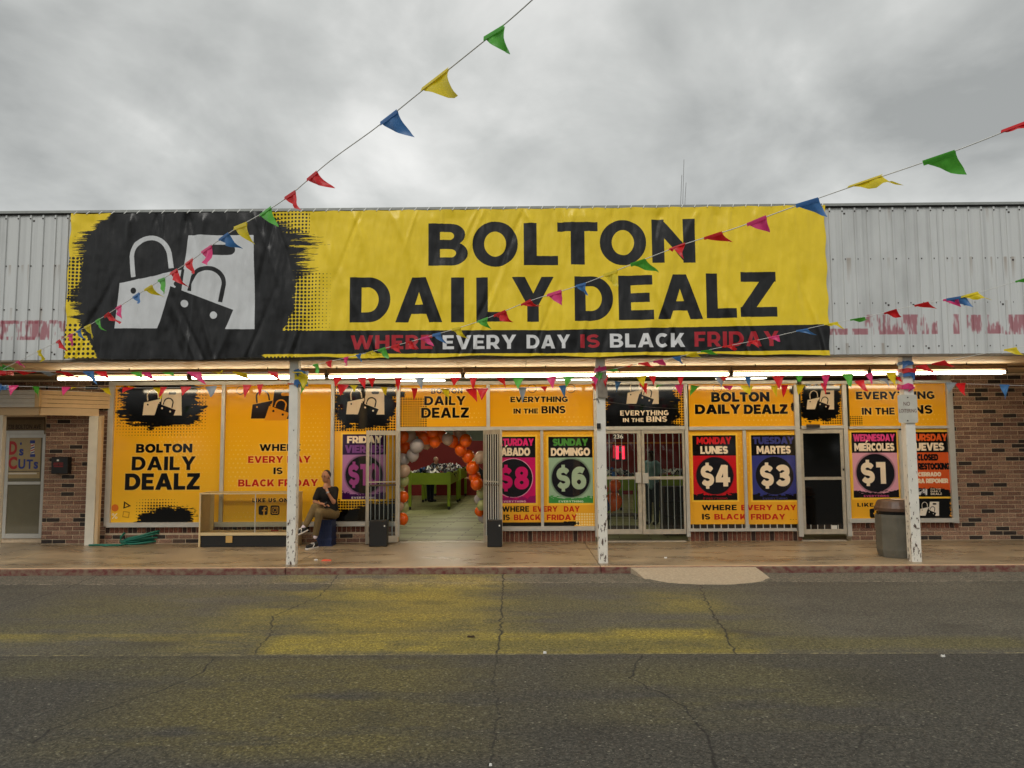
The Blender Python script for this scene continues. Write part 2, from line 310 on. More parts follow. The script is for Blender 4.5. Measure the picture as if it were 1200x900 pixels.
class Canvas:
    def __init__(s, x0, x1, z0, z1, res, col, seed=1):
        s.x0, s.x1, s.z0, s.z1, s.res = x0, x1, z0, z1, res
        s.w = int((x1 - x0) * res); s.h = int((z1 - z0) * res)
        s.a = np.empty((s.h, s.w, 3), np.float32); s.a[:] = np.array(col, np.float32) / 255
        s.rng = np.random.default_rng(seed)
    def rc(s, X0, X1, Z0, Z1):
        return max(0, int((X0 - s.x0) * s.res)), min(s.w, int((X1 - s.x0) * s.res) + 1), max(0, int((Z0 - s.z0) * s.res)), min(s.h, int((Z1 - s.z0) * s.res) + 1)
    def mask(s, ops, grow=0):
        allp = [p for k, pts in ops if k == '+' for p in pts]
        if not allp: return None
        xs = [(p[0] - s.x0) * s.res for p in allp]; ys = [(p[1] - s.z0) * s.res for p in allp]
        gx = 2 + grow
        i0, i1, j0, j1 = max(0, int(min(xs)) - gx), min(s.w, int(max(xs)) + gx + 1), max(0, int(min(ys)) - gx), min(s.h, int(max(ys)) + gx + 1)
        if i1 <= i0 or j1 <= j0: return None
        SS = 2; X = i0 + (np.arange((i1 - i0) * SS) + .5) / SS; Y = j0 + (np.arange((j1 - j0) * SS) + .5) / SS
        m = np.zeros((len(Y), len(X)), bool)
        for k, pts in ops:
            q = np.zeros_like(m); P_ = [((p[0] - s.x0) * s.res, (p[1] - s.z0) * s.res) for p in pts]
            for a in range(len(P_)):
                xa, ya = P_[a]; xb, yb = P_[(a + 1) % len(P_)]
                if ya == yb: continue
                rows = np.nonzero((Y >= min(ya, yb)) & (Y < max(ya, yb)))[0]
                if len(rows) == 0: continue
                xc = xa + (Y[rows] - ya) * (xb - xa) / (yb - ya)
                q[rows] ^= X[None, :] < xc[:, None]
            m = (m | q) if k == '+' else (m & ~q)
        f = m.reshape(j1 - j0, SS, i1 - i0, SS).mean((1, 3)).astype(np.float32)
        for _ in range(grow):
            g = f.copy(); g[1:] = np.maximum(g[1:], f[:-1]); g[:-1] = np.maximum(g[:-1], f[1:]); h = g.copy()
            h[:, 1:] = np.maximum(h[:, 1:], g[:, :-1]); h[:, :-1] = np.maximum(h[:, :-1], g[:, 1:]); f = h
        return f, i0, i1, j0, j1
    def blend(s, f, i0, i1, j0, j1, col, al=1.0):
        f = (f * al)[..., None]; s.a[j0:j1, i0:i1] = s.a[j0:j1, i0:i1] * (1 - f) + (np.array(col, np.float32) / 255) * f
    def poly(s, ops, col, al=1.0, grow=0):
        if ops and not isinstance(ops[0][0], str): ops = [('+', ops)]
        r = s.mask(ops, grow)
        if r: s.blend(*r, col, al)
    def text(s, st, X0, X1, Z0, Z1, col, halo=None, bold=0, gap=.10, al=1.0):
        tot = sum(GL[c][0] for c in st) + gap * (len(st) - 1); kx = (X1 - X0) / tot; kz = Z1 - Z0; x = X0; gl = []
        for c in st:
            gl.append([(k, [(x + p[0] * kx, Z0 + p[1] * kz) for p in pts]) for k, pts in GL[c][1]]); x += (GL[c][0] + gap) * kx
        if halo:
            for g in gl:
                if g: s.poly(g, halo[0], halo[2], grow=halo[1])
        for g in gl:
            if g: s.poly(g, col, al, grow=bold)
    def region(s, X0, X1, Z0, Z1):
        i0, i1, j0, j1 = s.rc(X0, X1, Z0, Z1)
        X = s.x0 + (np.arange(i0, i1) + .5) / s.res; Z = s.z0 + (np.arange(j0, j1) + .5) / s.res
        return i0, i1, j0, j1, X[None, :], Z[:, None]
    def splash(s, X0, X1, Z0, Z1, col, clip=None, streak=.55, fat=.5):
        """brush-stroke blotch filling the box, ragged with sideways streaks"""
        m = .12 * (X1 - X0); b = clip or (X0 - m, X1 + m, Z0 - m * .5, Z1 + m * .5)
        i0, i1, j0, j1, X, Z = s.region(*b)
        if i1 <= i0 or j1 <= j0: return
        cx, cz = (X0 + X1) / 2, (Z0 + Z1) / 2; u = np.abs(X - cx) / ((X1 - X0) / 2); v = np.abs(Z - cz) / ((Z1 - Z0) / 2)
        d = 1 - (u ** 4 + v ** 4) ** .25; h, w = d.shape; px = s.res * (X1 - X0)
        n = vnoise(h, w, max(2, px * .022), px * .16, s.rng, 3, .7) - .5; n2 = vnoise(h, w, px * .1, px * .1, s.rng, 3) - .5
        f = np.clip((d + n * streak + n2 * fat + .04) * 14, 0, 1); s.blend(f.astype(np.float32), i0, i1, j0, j1, col)
    def dots(s, X0, X1, Z0, Z1, pitch, col, rad=.32, fade=None, al=1.0, stag=False, sq=False):
        i0, i1, j0, j1, X, Z = s.region(X0, X1, Z0, Z1)
        if i1 <= i0 or j1 <= j0: return
        q = Z / pitch; p = X / pitch + (.5 * (np.floor(q) % 2) if stag else 0)
        a = (p - np.floor(p) - .5) * pitch; b = (q - np.floor(q) - .5) * pitch
        r = rad * pitch * (fade(X, Z) if fade else np.ones_like(X + Z))
        dist = np.maximum(np.abs(a), np.abs(b)) if sq else np.sqrt(a * a + b * b)
        f = np.clip((r - dist) * s.res + .5, 0, 1) * (r > 0.15 * pitch * rad); s.blend(f.astype(np.float32), i0, i1, j0, j1, col, al)
    def image(s, name):
        im = bpy.data.images.new(name, s.w, s.h, alpha=False)
        b = np.ones((s.h, s.w, 4), np.float32); b[..., :3] = np.clip(s.a, 0, 1); im.pixels.foreach_set(b.ravel()); im.update(); im.pack()
        return im
    def material(s, name, rough=.3, axis='XZ', spec=.5, bump=None):
        m = bpy.data.materials.new(name); m.use_nodes = True; N = m.node_tree.nodes; L = m.node_tree.links; b = N['Principled BSDF']
        geo = N.new('ShaderNodeNewGeometry'); sp = N.new('ShaderNodeSeparateXYZ'); L.new(geo.outputs['Position'], sp.inputs[0]); cb = N.new('ShaderNodeCombineXYZ')
        for k, (o, lo, hi) in enumerate(((0, s.x0, s.x1), (2 if axis == 'XZ' else 1, s.z0, s.z1))):
            r = N.new('ShaderNodeMapRange'); r.clamp = False; r.inputs[1].default_value = lo; r.inputs[2].default_value = hi
            L.new(sp.outputs[o], r.inputs[0]); L.new(r.outputs[0], cb.inputs[k])
        t = N.new('ShaderNodeTexImage'); t.image = s.image(name); t.extension = 'EXTEND'; L.new(cb.outputs[0], t.inputs[0]); L.new(t.outputs[0], b.inputs['Base Color'])
        b.inputs['Roughness'].default_value = rough; b.inputs['Specular IOR Level'].default_value = spec
        if bump:
            n = N.new('ShaderNodeTexNoise'); n.inputs['Scale'].default_value = bump[1]; L.new(geo.outputs['Position'], n.inputs[0]); bp = N.new('ShaderNodeBump')
            bp.inputs['Strength'].default_value = bump[0]; bp.inputs['Distance'].default_value = .01; L.new(n.outputs[0], bp.inputs['Height']); L.new(bp.outputs[0], b.inputs['Normal'])
        MATS[name] = m; return m

# ------------------------------------------------------------------ key planes
YF = -3.0            # face of the metal fascia
YBN = -3.09          # banner
YP = -2.8            # canopy posts
ZS = 0.15            # sidewalk top
YK = -3.25           # kerb face
Z_SOF = 3.5          # underside of the canopy
def P2(px, py, Y): v = W(px, py, Y); return (v.x, v.z)

BLK = (30, 30, 31)
def bags(cv, f, x0, x1, y0, y1, light, dark, outline=None):
    """three shopping bags; f maps photo pixels to the wall; the box is the emblem's"""
    def q(x, y): return f(x0 + (x - 135) / 164 * (x1 - x0), y0 + (y - 276) / 110 * (y1 - y0))
    k = abs(q(145, 300)[0] - q(135, 300)[0]) / 10
    def L_(pts, w): return RIB([q(*p) for p in pts], w * k)
    arc = lambda cx, cy, rx, ry, a0, a1: [(cx + rx * math.cos(math.radians(a)), cy - ry * math.sin(math.radians(a))) for a in np.linspace(a0, a1, 20)]
    if outline:
        for p in ([(135, 385), (141, 332), (215, 316), (221, 276), (298, 276), (299, 386)],): cv.poly([q(*a) for a in p], outline, .8, grow=2)
    cv.poly([q(*p) for p in [(221, 276), (298, 276), (299, 386), (205, 386), (213, 335)]], light)
    cv.poly([q(*p) for p in [(141, 332), (216, 316), (185, 385), (135, 385)]], light)
    cv.poly(L_([(157, 325), (155.4, 309)] + arc(177.5, 303, 22.5, 24, 175, 5) + [(202, 315)], 5.5), light)
    cv.poly([q(*p) for p in [(213.5, 316), (216.5, 316), (213, 345), (210, 345)]], dark)
    cv.poly(L_([(222, 341), (226, 325)] + arc(244, 332, 18.5, 17.5, 165, -5) + [(258, 354)], 5), dark)
    pl = [(248 + 0, 287), (270, 287)] + arc(270, 293, 6, 6, 90, -90) + [(250, 299)] + arc(250, 293, 6, 6, 270, 90)
    cv.poly([q(*p) for p in pl], dark)
    cv.poly([q(*p) for p in [(201, 336), (274, 363.5), (262, 392), (184, 392)]], dark)
    for c, (cx, cy), r in ((dark, (157, 341), 3.4), (dark, (208, 333), 3.2), (light, (216.5, 356), 4.2), (light, (250.5, 369.5), 4.2)):
        cv.poly([q(*p) for p in arc(cx, cy, r, r * 1.05, 0, 360)], c)

# ---- the big banner
def banner_print():
    f = lambda x, y: P2(x, y, YBN)
    x0, z0 = f(70, 424); x1, z1 = f(978, 236)
    x0 -= .2; x1 += .2; z0 -= .15; z1 += .1
    cv = Canvas(x0, x1, z0, z1, 300, (240, 208, 38), 3)
    K = (15, 15, 16); px = f(300, 340)[0] - f(299, 340)[0]
    hd = lambda a, b, c, d, pt, **k: cv.dots(f(a, 330)[0], f(b, 330)[0], f(500, d)[1], f(500, c)[1], pt * px, K, **k)
    hd(82, 115, 298, 352, 4.2, rad=.36); hd(76, 140, 375, 422, 5.6, rad=.3)
    cx = f(345, 330)[0]; wd = 45 * px
    hd(335, 396, 318, 388, 4.2, rad=.42, fade=lambda X, Z: np.clip(1.1 - (X - cx) / wd, 0, 1) + 0 * Z)
    hd(312, 362, 246, 272, 4.2, rad=.30); hd(300, 350, 415, 421, 4.4, rad=.3)
    # black field with ragged brush edges
    i0, i1, j0, j1, X, Z = cv.region(x0, f(400, 330)[0], z0, z1)
    left = [(248, 132), (262, 118), (276, 104), (290, 99), (300, 99), (330, 92), (350, 89), (370, 95), (385, 97), (398, 104), (410, 112), (424, 122)]
    right = [(244, 312), (262, 326), (275, 345), (300, 348), (318, 350), (340, 347), (360, 345), (380, 338), (390, 330), (400, 326), (424, 300)]
    zz = np.array([f(200, y)[1] for y, _ in left])[::-1]; xl = np.array([f(x, y)[0] for y, x in left])[::-1]
    zr = np.array([f(320, y)[1] for y, _ in right])[::-1]; xr = np.array([f(x, y)[0] for y, x in right])[::-1]
    XL = np.interp(Z[:, 0], zz, xl)[:, None]; XR = np.interp(Z[:, 0], zr, xr)[:, None]
    h, w = len(Z), X.shape[1]
    st = vnoise(h, w, 5, 150, cv.rng, 4, .75) - .5; bl = vnoise(h, w, 60, 60, cv.rng, 4) - .5
    yb = (f(345, 262)[1], f(345, 322)[1]); band = np.clip(1 - np.abs(Z - (yb[0] + yb[1]) / 2) / (.62 * (yb[0] - yb[1])), 0, 1) ** .5
    yl = (f(95, 270)[1], f(95, 296)[1]); bandl = np.clip(1 - np.abs(Z - (yl[0] + yl[1]) / 2) / (1.1 * (yl[0] - yl[1])), 0, 1) ** .5
    y3 = f(95, 350)[1]; b3 = np.clip(1 - np.abs(Z - y3) / (16 * px), 0, 1) ** .5; y4 = f(95, 372)[1]; b3 = np.maximum(b3, np.clip(1 - np.abs(Z - y4) / (9 * px), 0, 1) ** .5 * .8)
    dl = (X - XL) + st * (.12 + .6 * bandl + .55 * b3) + bl * .12 + (.1 * bandl + .09 * b3)
    dr = (XR - X) + st * (.1 + 1.35 * band) + bl * .12 + .17 * band
    m = np.clip(np.minimum(dl, dr) * cv.res * .5, 0, 1); cv.blend(m.astype(np.float32), i0, i1, j0, j1, K)
    bags(cv, f, 135, 299, 276, 386, (205, 207, 208), K)
    cv.poly([f(300, 387.8), f(645, 387.0), f(980, 380), f(980, 410.5), f(645, 414), f(300, 415.3)], K)
    for c, a, b, y0, y1 in [('B', 502.5, 548, 262.5, 311.3), ('O', 554, 606.5, 261, 312), ('L', 614, 653.5, 262, 311), ('T', 653.5, 700, 261.2, 310.2), ('O', 703, 756.5, 259.3, 310), ('N', 764, 814, 257.5, 308),
                            ('D', 410.5, 457.5, 325.5, 377.7), ('A', 464, 518, 325.5, 377.7), ('I', 529, 543.7, 325.7, 377.6), ('L', 558.5, 593.5, 325.7, 377), ('Y', 600.5, 648.5, 325, 377), ('D', 673.5, 718, 324.5, 376),
                            ('E', 725, 765, 323.3, 375), ('A', 770.5, 822.5, 322, 374), ('L', 827.5, 862, 321, 372.8), ('Z', 867, 909.3, 319.3, 371.3)]:
        X0, Z1 = f(a, y0)[0], f((a + b) / 2, y0)[1]; X1, Z0 = f(b, y0)[0], f((a + b) / 2, y1)[1]
        X0 = f(a, (y0 + y1) / 2)[0]; X1 = f(b, (y0 + y1) / 2)[0]
        cv.text(c, X0, X1, Z0, Z1, K, bold=1)
    RED = (176, 32, 44); WH = (222, 222, 222)
    for s_, a, b, y0, y1, c in [('WHERE', 411, 507, 393, 409.5, RED), ('EVERY', 519, 605, 392.8, 409.3, WH), ('DAY', 617, 668, 392.3, 408.5, WH), ('IS', 680, 702.5, 392, 407.8, RED), ('BLACK', 714.5, 802, 390.8, 407.3, WH), ('FRIDAY', 813.5, 912, 388.5, 406, RED)]:
        cv.text(s_, f(a, 400)[0], f(b, 400)[0], f((a + b) / 2, y1)[1], f((a + b) / 2, y0)[1], c, gap=.13)
    n = vnoise(cv.h, cv.w, 90, 90, cv.rng, 5, .6)[..., None]; cv.a *= (.965 + .07 * n)
    return cv.material('banner_print', .36, spec=.45, bump=(.15, 60))

# ---- everything stuck on the shop windows, drawn as one sheet and seen through each pane
OR_TOP, OR_BOT = (243, 170, 22), (255, 202, 50)
KK = (10, 9, 9); CR = (250, 232, 205); RD = (196, 28, 26)
def window_print():
    f = lambda x, y: P2(x, y, 0.0)
    x0 = f(118, 530)[0]; x1 = f(1124, 530)[0]; z0 = f(600, 632)[1]; z1 = f(600, 438)[1]
    cv = Canvas(x0, x1, z0, z1, 230, OR_TOP, 5)
    px = f(601, 530)[0] - f(600, 530)[0]
    t = np.clip((np.arange(cv.h) / cv.h), 0, 1)[:, None, None]
    cv.a[:] = (np.array(OR_BOT, np.float32) / 255) * (1 - t) ** 1.0 + (np.array(OR_TOP, np.float32) / 255) * (1 - (1 - t) ** 1.0)
    fx = lambda x: f(x, 530)[0]
    fz = lambda y, x=600: f(x, y)[1]
    def box(a, b, c, d): return (fx(a), fx(b), fz(d, (a + b) / 2), fz(c, (a + b) / 2))
    def fill(a, b, c, d, col): X0, X1, Z0, Z1 = box(a, b, c, d); cv.poly(R(X0, Z0, X1, Z1), col)
    def dots(a, b, c, d, p, col, rad=.32, al=1., stag=False, sq=False, fade=True, k=.45):
        X0, X1, Z0, Z1 = box(a, b, c, d); cx, cz = (X0 + X1) / 2, (Z0 + Z1) / 2; w, h = (X1 - X0) / 2, (Z1 - Z0) / 2
        fd = (lambda X, Z: np.clip(1.25 - np.sqrt(((X - cx) / w) ** 2 * k * 2 + ((Z - cz) / h) ** 2 * k * 2), 0, 1)) if fade else None
        cv.dots(X0, X1, Z0, Z1, p * px, col, rad, fd, al, stag, sq)
    LY = (255, 214, 110)
    for (a, b, c, d) in [(170, 258, 480, 580), (262, 300, 495, 600), (345, 390, 470, 600), (530, 570, 478, 500), (640, 697, 484, 500), (860, 935, 480, 500), (1040, 1113, 480, 500), (808, 872, 504, 590), (874, 936, 504, 590), (574, 640, 504, 520), (262, 345, 596, 612), (995, 1058, 500, 600)]:
        dots(a, b, c, d, 5.2, LY, .2, .55, stag=True)
    HALO = ((250, 200, 96), 4, .75)
    def txt(s_, a, b, y0, y1, col=KK, halo=HALO, bold=0, gap=.11):
        cv.text(s_, fx(a), fx(b), fz(y1, (a + b) / 2), fz(y0, (a + b) / 2), col, halo, bold, gap)
    def spl(a, b, c, d, col=KK, clip=None, **k):
        X0, X1, Z0, Z1 = box(a, b, c, d); cl = box(*clip) if clip else None
        cv.splash(X0, X1, Z0, Z1, col, cl, **k)
    def soc(x, y):   # the two social-media squares
        for q, dx in enumerate((0, 13.7)):
            X0, X1, Z0, Z1 = box(x + dx, x + dx + 10.6, y, y + 11); w = X1 - X0; h = Z1 - Z0; rr = w * .2
            p = []
            for (cx, cz, a0) in ((X1 - rr, Z1 - rr, 0), (X0 + rr, Z1 - rr, 90), (X0 + rr, Z0 + rr, 180), (X1 - rr, Z0 + rr, 270)): p += EL(cx, cz, rr, rr, a0, a0 + 90, 5)
            cv.poly(p, KK); Y_ = (240, 176, 50); U = lambda u, v: (X0 + u * w, Z0 + v * h)
            if q == 0:
                cv.poly([('+', [U(.5, 0), U(.68, 0), U(.68, .62), U(.5, .62)]), ('+', [U(.38, .4), U(.83, .4), U(.85, .55), U(.38, .55)]), ('+', RIB([U(.59, .55), U(.61, .74), U(.72, .79), U(.86, .78)], w * .15))], Y_)
            else:
                ring = lambda r1, r2: [('+', EL(X0 + w / 2, Z0 + h / 2, w * r1, h * r1)), ('-', EL(X0 + w / 2, Z0 + h / 2, w * r2, h * r2))]
                cv.poly(ring(.23, .15), Y_)
                cv.poly([('+', [U(.14, .2), U(.2, .14), U(.8, .14), U(.86, .2), U(.86, .8), U(.8, .86), U(.2, .86), U(.14, .8)]), ('-', [U(.22, .25), U(.26, .22), U(.74, .22), U(.78, .25), U(.78, .75), U(.74, .78), U(.26, .78), U(.22, .75)])], Y_)
                cv.poly(EL(*U(.7, .7), w * .05, h * .05), Y_)
    # window 1
    dots(130, 242, 446, 512, 3.6, KK, .33, .85, sq=True, k=.38)
    spl(141, 232, 444, 499); fill(134, 240, 440, 449.5, KK) if False else None
    bags(cv, f, 167, 213, 456, 487, (232, 214, 184), KK)
    txt('BOLTON', 159.5, 225, 520.5, 530.3, bold=1); txt('DAILY', 155, 229.5, 535, 551); txt('DEALZ', 148, 235, 555, 573.8, bold=1)
    dots(160, 212, 583, 612, 3.4, KK, .34, .9, sq=True); spl(164, 205, 601, 616, clip=(126, 232, 596, 612)); spl(182, 228, 594, 615, clip=(175, 236, 590, 612), streak=.9)
    X0, X1, Z0, Z1 = box(133, 141.3, 591, 599.5); cv.poly(EL((X0 + X1) / 2, (Z0 + Z1) / 2, (X1 - X0) / 2, (Z1 - Z0) / 2), (222, 118, 40))
    tri = lambda k: [f(149 + (-4 * k), 588 + 4 - 4.5 * k), f(149 + 5 * k, 588 + 6 - .5 * k), f(149 - 5 * k, 592 + 4 * k)]
    cv.poly([('+', [f(145.5, 587.5), f(153.5, 593), f(144.5, 596)]), ('-', [f(146.7, 589.8), f(151, 592.8), f(146, 594.3)])], KK)
    cv.poly([('+', [f(144.5, 599), f(152, 600), f(151, 607), f(143.3, 606)]), ('-', [f(145.3, 599.9), f(151, 600.8), f(150.2, 606), f(144.3, 605.1)])], (190, 130, 30))
    txt('%', 133.5, 140.5, 601.5, 608, (250, 240, 225), None)
    # window 2
    spl(298, 346, 447, 450, clip=(298, 386, 446, 449.5)); dots(285, 345, 447, 452, 3.4, KK, .3, .8, sq=True, fade=False)
    bags(cv, f, 294, 347, 457, 491, (40, 30, 26), (226, 148, 32), (250, 190, 80))
    RS = RD
    txt('WHERE', 304, 352, 520.5, 528.5, KK); txt('EVERY DAY', 291, 364, 534.5, 542.3, RS); txt('IS', 321, 331.5, 548, 555.6); txt('BLACK FRIDAY', 280, 373, 561.8, 570, RS)
    txt('LIKE US ON', 297, 338.5, 584, 588.4, KK, gap=.22); soc(304.5, 592.5)
    # window 3 with the Friday sheet
    dots(388, 466, 446, 505, 3.2, KK, .33, .85, sq=True, fade=False); spl(393, 463, 437, 501, clip=(390, 465, 446, 503))
    bags(cv, f, 405.5, 450.5, 455.5, 486, (225, 205, 176), KK)
    dots(392, 466, 585, 612, 3.2, KK, .36, .9, sq=True, fade=False); spl(388, 455, 597, 625, clip=(391, 466, 588, 613)); spl(425, 466, 590, 606, clip=(420, 466, 586, 612), streak=1.)
    # transoms
    dots(468, 500, 466, 500, 2.9, KK, .3, .8, sq=True, fade=False); spl(466, 474, 459, 466)
    txt('BOLTON', 505, 542, 455.3, 461.3, (50, 40, 34), None); txt('DAILY', 497, 545.5, 464.5, 474.8); txt('DEALZ', 493.5, 549.5, 477.8, 489.8)
    def ring(x, y, r, col=(40, 30, 20)):
        o = f(x, y); cv.poly([('+', EL(o[0], o[1], r * px, r * px)), ('-', EL(o[0], o[1], (r - .5) * px, (r - .5) * px))], col)
    for x in (623.5, 669, 840.5): ring(x, 455.5, 5.2)
    ring(282, 457.5, 5)
    txt('EVERYTHING', 598.5, 666, 465, 471.3); txt('IN THE', 602, 631, 479, 484.7); txt('BINS', 635, 663, 476, 484.5)
    dots(707, 803, 446, 500, 3.0, KK, .32, .85, sq=True, fade=False); spl(708, 795, 436, 515, clip=(706, 804, 446, 500), streak=.45, fat=.4)
    bags(cv, f, 734, 772, 447, 473.5, (226, 208, 180), KK)
    txt('EVERYTHING', 727.5, 784.5, 481, 487, CR, None); txt('IN THE', 730.5, 755, 490, 494.7, CR, None); txt('BINS', 758, 782.5, 488, 494.5, CR, None)
    txt('BOLTON', 835.5, 903.5, 460, 470.7, bold=1); txt('DAILY', 816, 869, 474.3, 485, bold=1); txt('DEALZ', 873.5, 924.5, 474.3, 485, bold=1)
    spl(928, 937, 453, 462, clip=(924, 934, 448, 466)); spl(929, 937, 472, 482, clip=(924, 934, 466, 486))
    dots(965, 992, 470, 498, 2.8, KK, .3, .8, sq=True, fade=False); spl(940, 987, 449, 491, clip=(936, 992, 446, 496), streak=.4)
    bags(cv, f, 945, 977.5, 457.5, 480, (226, 208, 180), KK)
    dots(995, 1012, 488, 498, 2.6, KK, .3, .8, sq=True, fade=False)
    txt('EVERYTHING', 1006, 1098.5, 459, 467.8); txt('IN THE', 1012, 1050.5, 478, 486); txt('BINS', 1057.5, 1095, 475, 485)
    # lower windows 5 to 8
    fill(574, 697, 504, 618, (243, 178, 48)); fill(807, 936, 504, 614.5, (243, 178, 48)); fill(995, 1114, 500, 609, (240, 178, 44))
    dots(574, 697, 505, 545, 5, LY, .2, .5, stag=True, fade=False); dots(807, 936, 505, 560, 5, LY, .2, .5, stag=True, fade=False); dots(995, 1114, 500, 520, 5, LY, .2, .5, stag=True, fade=False)
    fill(560, 672, 612.3, 618, (20, 20, 18)); spl(660, 678, 611, 616, clip=(655, 684, 610.5, 615)); dots(674, 697, 601, 617, 3, (252, 222, 150), .34, 1, sq=True, fade=False)
    for (w_, a, b, c) in (('WHERE', 588, 619.5, KK), ('EVERY', 624, 652.5, RS), ('DAY', 660, 678.3, RS)): txt(w_, a, b, 593.3, 599.7, c, None)
    for (w_, a, b, c) in (('IS', 589.5, 597, KK), ('BLACK', 601.7, 632.5, RS), ('FRIDAY', 640, 675, RS)): txt(w_, a, b, 603, 609.5, c, None)
    for (w_, a, b, c) in (('WHERE', 820.7, 861.3, KK), ('EVERY', 866.5, 903, RS), ('DAY', 908.5, 930.5, RS)): txt(w_, a, b, 591.7, 598, c, None)
    for (w_, a, b, c) in (('IS', 820.7, 830, KK), ('BLACK', 835, 872, RS), ('FRIDAY', 877.5, 917.5, RS)): txt(w_, a, b, 602.3, 608.8, c, None)
    for k in range(3): txt('.', 923 + 3.2 * k, 924.5 + 3.2 * k, 607.5, 608.8, KK, None)
    txt('LIKE US ON', 1002, 1053, 589.3, 593.7, KK, None, gap=.22); soc(1016, 596)
    fill(1064, 1114, 586, 609, KK); spl(1066, 1112, 580, 592, clip=(1060, 1113, 583, 592)); bags(cv, f, 1077.5, 1100.5, 588, 604.5, (235, 225, 210), KK)
    X0, X1, Z0, Z1 = box(1109, 1114, 588, 609); i0, i1, j0, j1, X, Z = cv.region(X0, X1, Z0, Z1); n = vnoise(len(Z), X.shape[1], 6, 6, cv.rng); cv.blend(((n > .55) * 1.0).astype(np.float32), i0, i1, j0, j1, (230, 160, 60))
    # ---- the day sheets
    def sheet(xl, xr, yt, yb, l1, l2, c1, c2, head, body, price, pc, foot, ftc, circ=(26, 25, 32), ghost=False):
        xm = (xl + xr) / 2; X0 = f(xl, yt)[0]; X1 = f(xr, yt)[0]; Z1 = f(xm, yt)[1]; Z0 = f(xm, yb)[1]; w, h = X1 - X0, Z1 - Z0
        U = lambda u, v: (X0 + u * w, Z0 + v * h); rect = lambda a, b, c, d, col, al=1: cv.poly([U(a, b), U(c, b), U(c, d), U(a, d)], col, al)
        rect(-.045, -.03, 1.045, 1.03, (255, 206, 70)); rect(0, 0, 1, 1, body); rect(0, .685, 1, 1, head)
        def tx(s_, a, b, c, d, col, **k): cv.text(s_, *(U(a, 0)[0], U(b, 0)[0]), U(0, c)[1], U(0, d)[1], col, **k)
        L1, L2 = l1.replace('Á', 'A').replace('É', 'E'), l2.replace('Á', 'A').replace('É', 'E')
        m1 = max(.04, .5 - .066 * len(L1)); m2 = max(.06, .5 - .063 * len(L2))
        tx(L1, m1, 1 - m1, .865, .97, c1, bold=1, gap=.07); tx(L2, m2, 1 - m2, .715, .83, c2, bold=1, gap=.07)
        for k, ch in enumerate(l2):
            if ch in 'ÁÉ': ux = m2 + (k + .45) / len(L2) * (1 - 2 * m2); cv.poly([U(ux, .84), U(ux + .03, .84), U(ux + .08, .875), U(ux + .03, .875)], c2)
        if price is None: return U, tx, rect
        cc = U(.5, .375); rx, ry = .43 * w, .285 * h; rr = .5 * (rx + ry) if True else rx
        soft = tuple(int(a * .55) for a in body)
        if ghost:
            for g in (6, 4, 2): cv.poly(EL(cc[0], cc[1], rr, rr, n=48), soft, .3, grow=g)
        else: cv.poly(EL(cc[0], cc[1], rr * 1.04, rr * 1.04, n=48), ftc if sum(ftc) < 700 else body, .8)
        cv.poly(EL(cc[0], cc[1], rr, rr, n=48), circ)
        i0, i1, j0, j1, X, Z = cv.region(X0, X1, Z0, Z0 + .16 * h); nn = vnoise(len(Z), X.shape[1], 5, 14, cv.rng, 3) - .5
        lim = Z0 + h * (.075 + .10 * nn + .05 * np.abs((X - X0) / w - .5)); cv.blend(np.clip((lim - Z) * cv.res, 0, 1).astype(np.float32), i0, i1, j0, j1, foot)
        cv.poly(EL(cc[0], cc[1], rr, rr, n=48), circ)
        n_ = len(price)
        if n_ == 2: tx('$', .19, .47, .22, .53, pc, bold=2); tx(price[1], .53, .53 + (.19 if price[1] == '1' else .31), .215, .535, pc, bold=2)
        else: tx('$', .15, .38, .22, .53, pc, bold=2); tx('1', .42, .55, .215, .535, pc, bold=2); tx('0', .59, .85, .215, .535, pc, bold=2)
        tx('EVERYTHING', .22, .78, .008, .038, ftc, gap=.18)
        return U, tx, rect
    sheet(401.7, 452.5, 509, 585, 'FRIDAY', 'VIERNES', CR, (128, 70, 150), (46, 18, 66), (186, 128, 186), '$10', (168, 76, 150), (62, 20, 84), (240, 230, 240), ghost=True)
    sheet(575.5, 627.2, 512, 589.5, 'SATURDAY', 'SÁBADO', (226, 36, 120), CR, (22, 18, 20), (206, 22, 106), '$8', (214, 26, 112), (150, 24, 100), (240, 200, 220), ghost=False)
    sheet(642.5, 694, 512, 589.5, 'SUNDAY', 'DOMINGO', (78, 148, 62), CR, (22, 20, 18), (156, 190, 164), '$6', (170, 196, 170), (66, 150, 74), (225, 240, 220), ghost=True)
    sheet(811, 861.7, 510.3, 586, 'MONDAY', 'LUNES', (206, 34, 40), CR, (22, 18, 18), (204, 26, 36), '$4', CR, (24, 18, 18), (150, 30, 36))
    sheet(880, 932, 510, 586, 'TUESDAY', 'MARTES', (64, 68, 136), CR, (22, 18, 18), (58, 64, 142), '$3', CR, (20, 18, 26), (66, 68, 130))
    sheet(997.5, 1050, 506.7, 583, 'WEDNESDAY', 'MIÉRCOLES', (226, 74, 142), CR, (22, 18, 18), (226, 164, 186), '$1', CR, (24, 18, 22), (206, 80, 140), ghost=True)
    U, tx, rect = sheet(1059.5, 1111.5, 506.5, 582, 'THURSDAY', 'JUEVES', (234, 98, 40), CR, (22, 18, 18), (222, 92, 38), None, None, None, None)
    cv.splash(*(U(-.1, 0)[0], U(1.0, 0)[0]), U(0, -.1)[1], U(0, .13)[1], KK, (U(0, 0)[0], U(1, 0)[0], U(0, 0)[1], U(0, .2)[1]), streak=.5)
    tx('CLOSED', .27, .73, .56, .655, KK, bold=1); tx('FOR RESTOCKING', .02, .98, .42, .515, KK, bold=1, gap=.06)
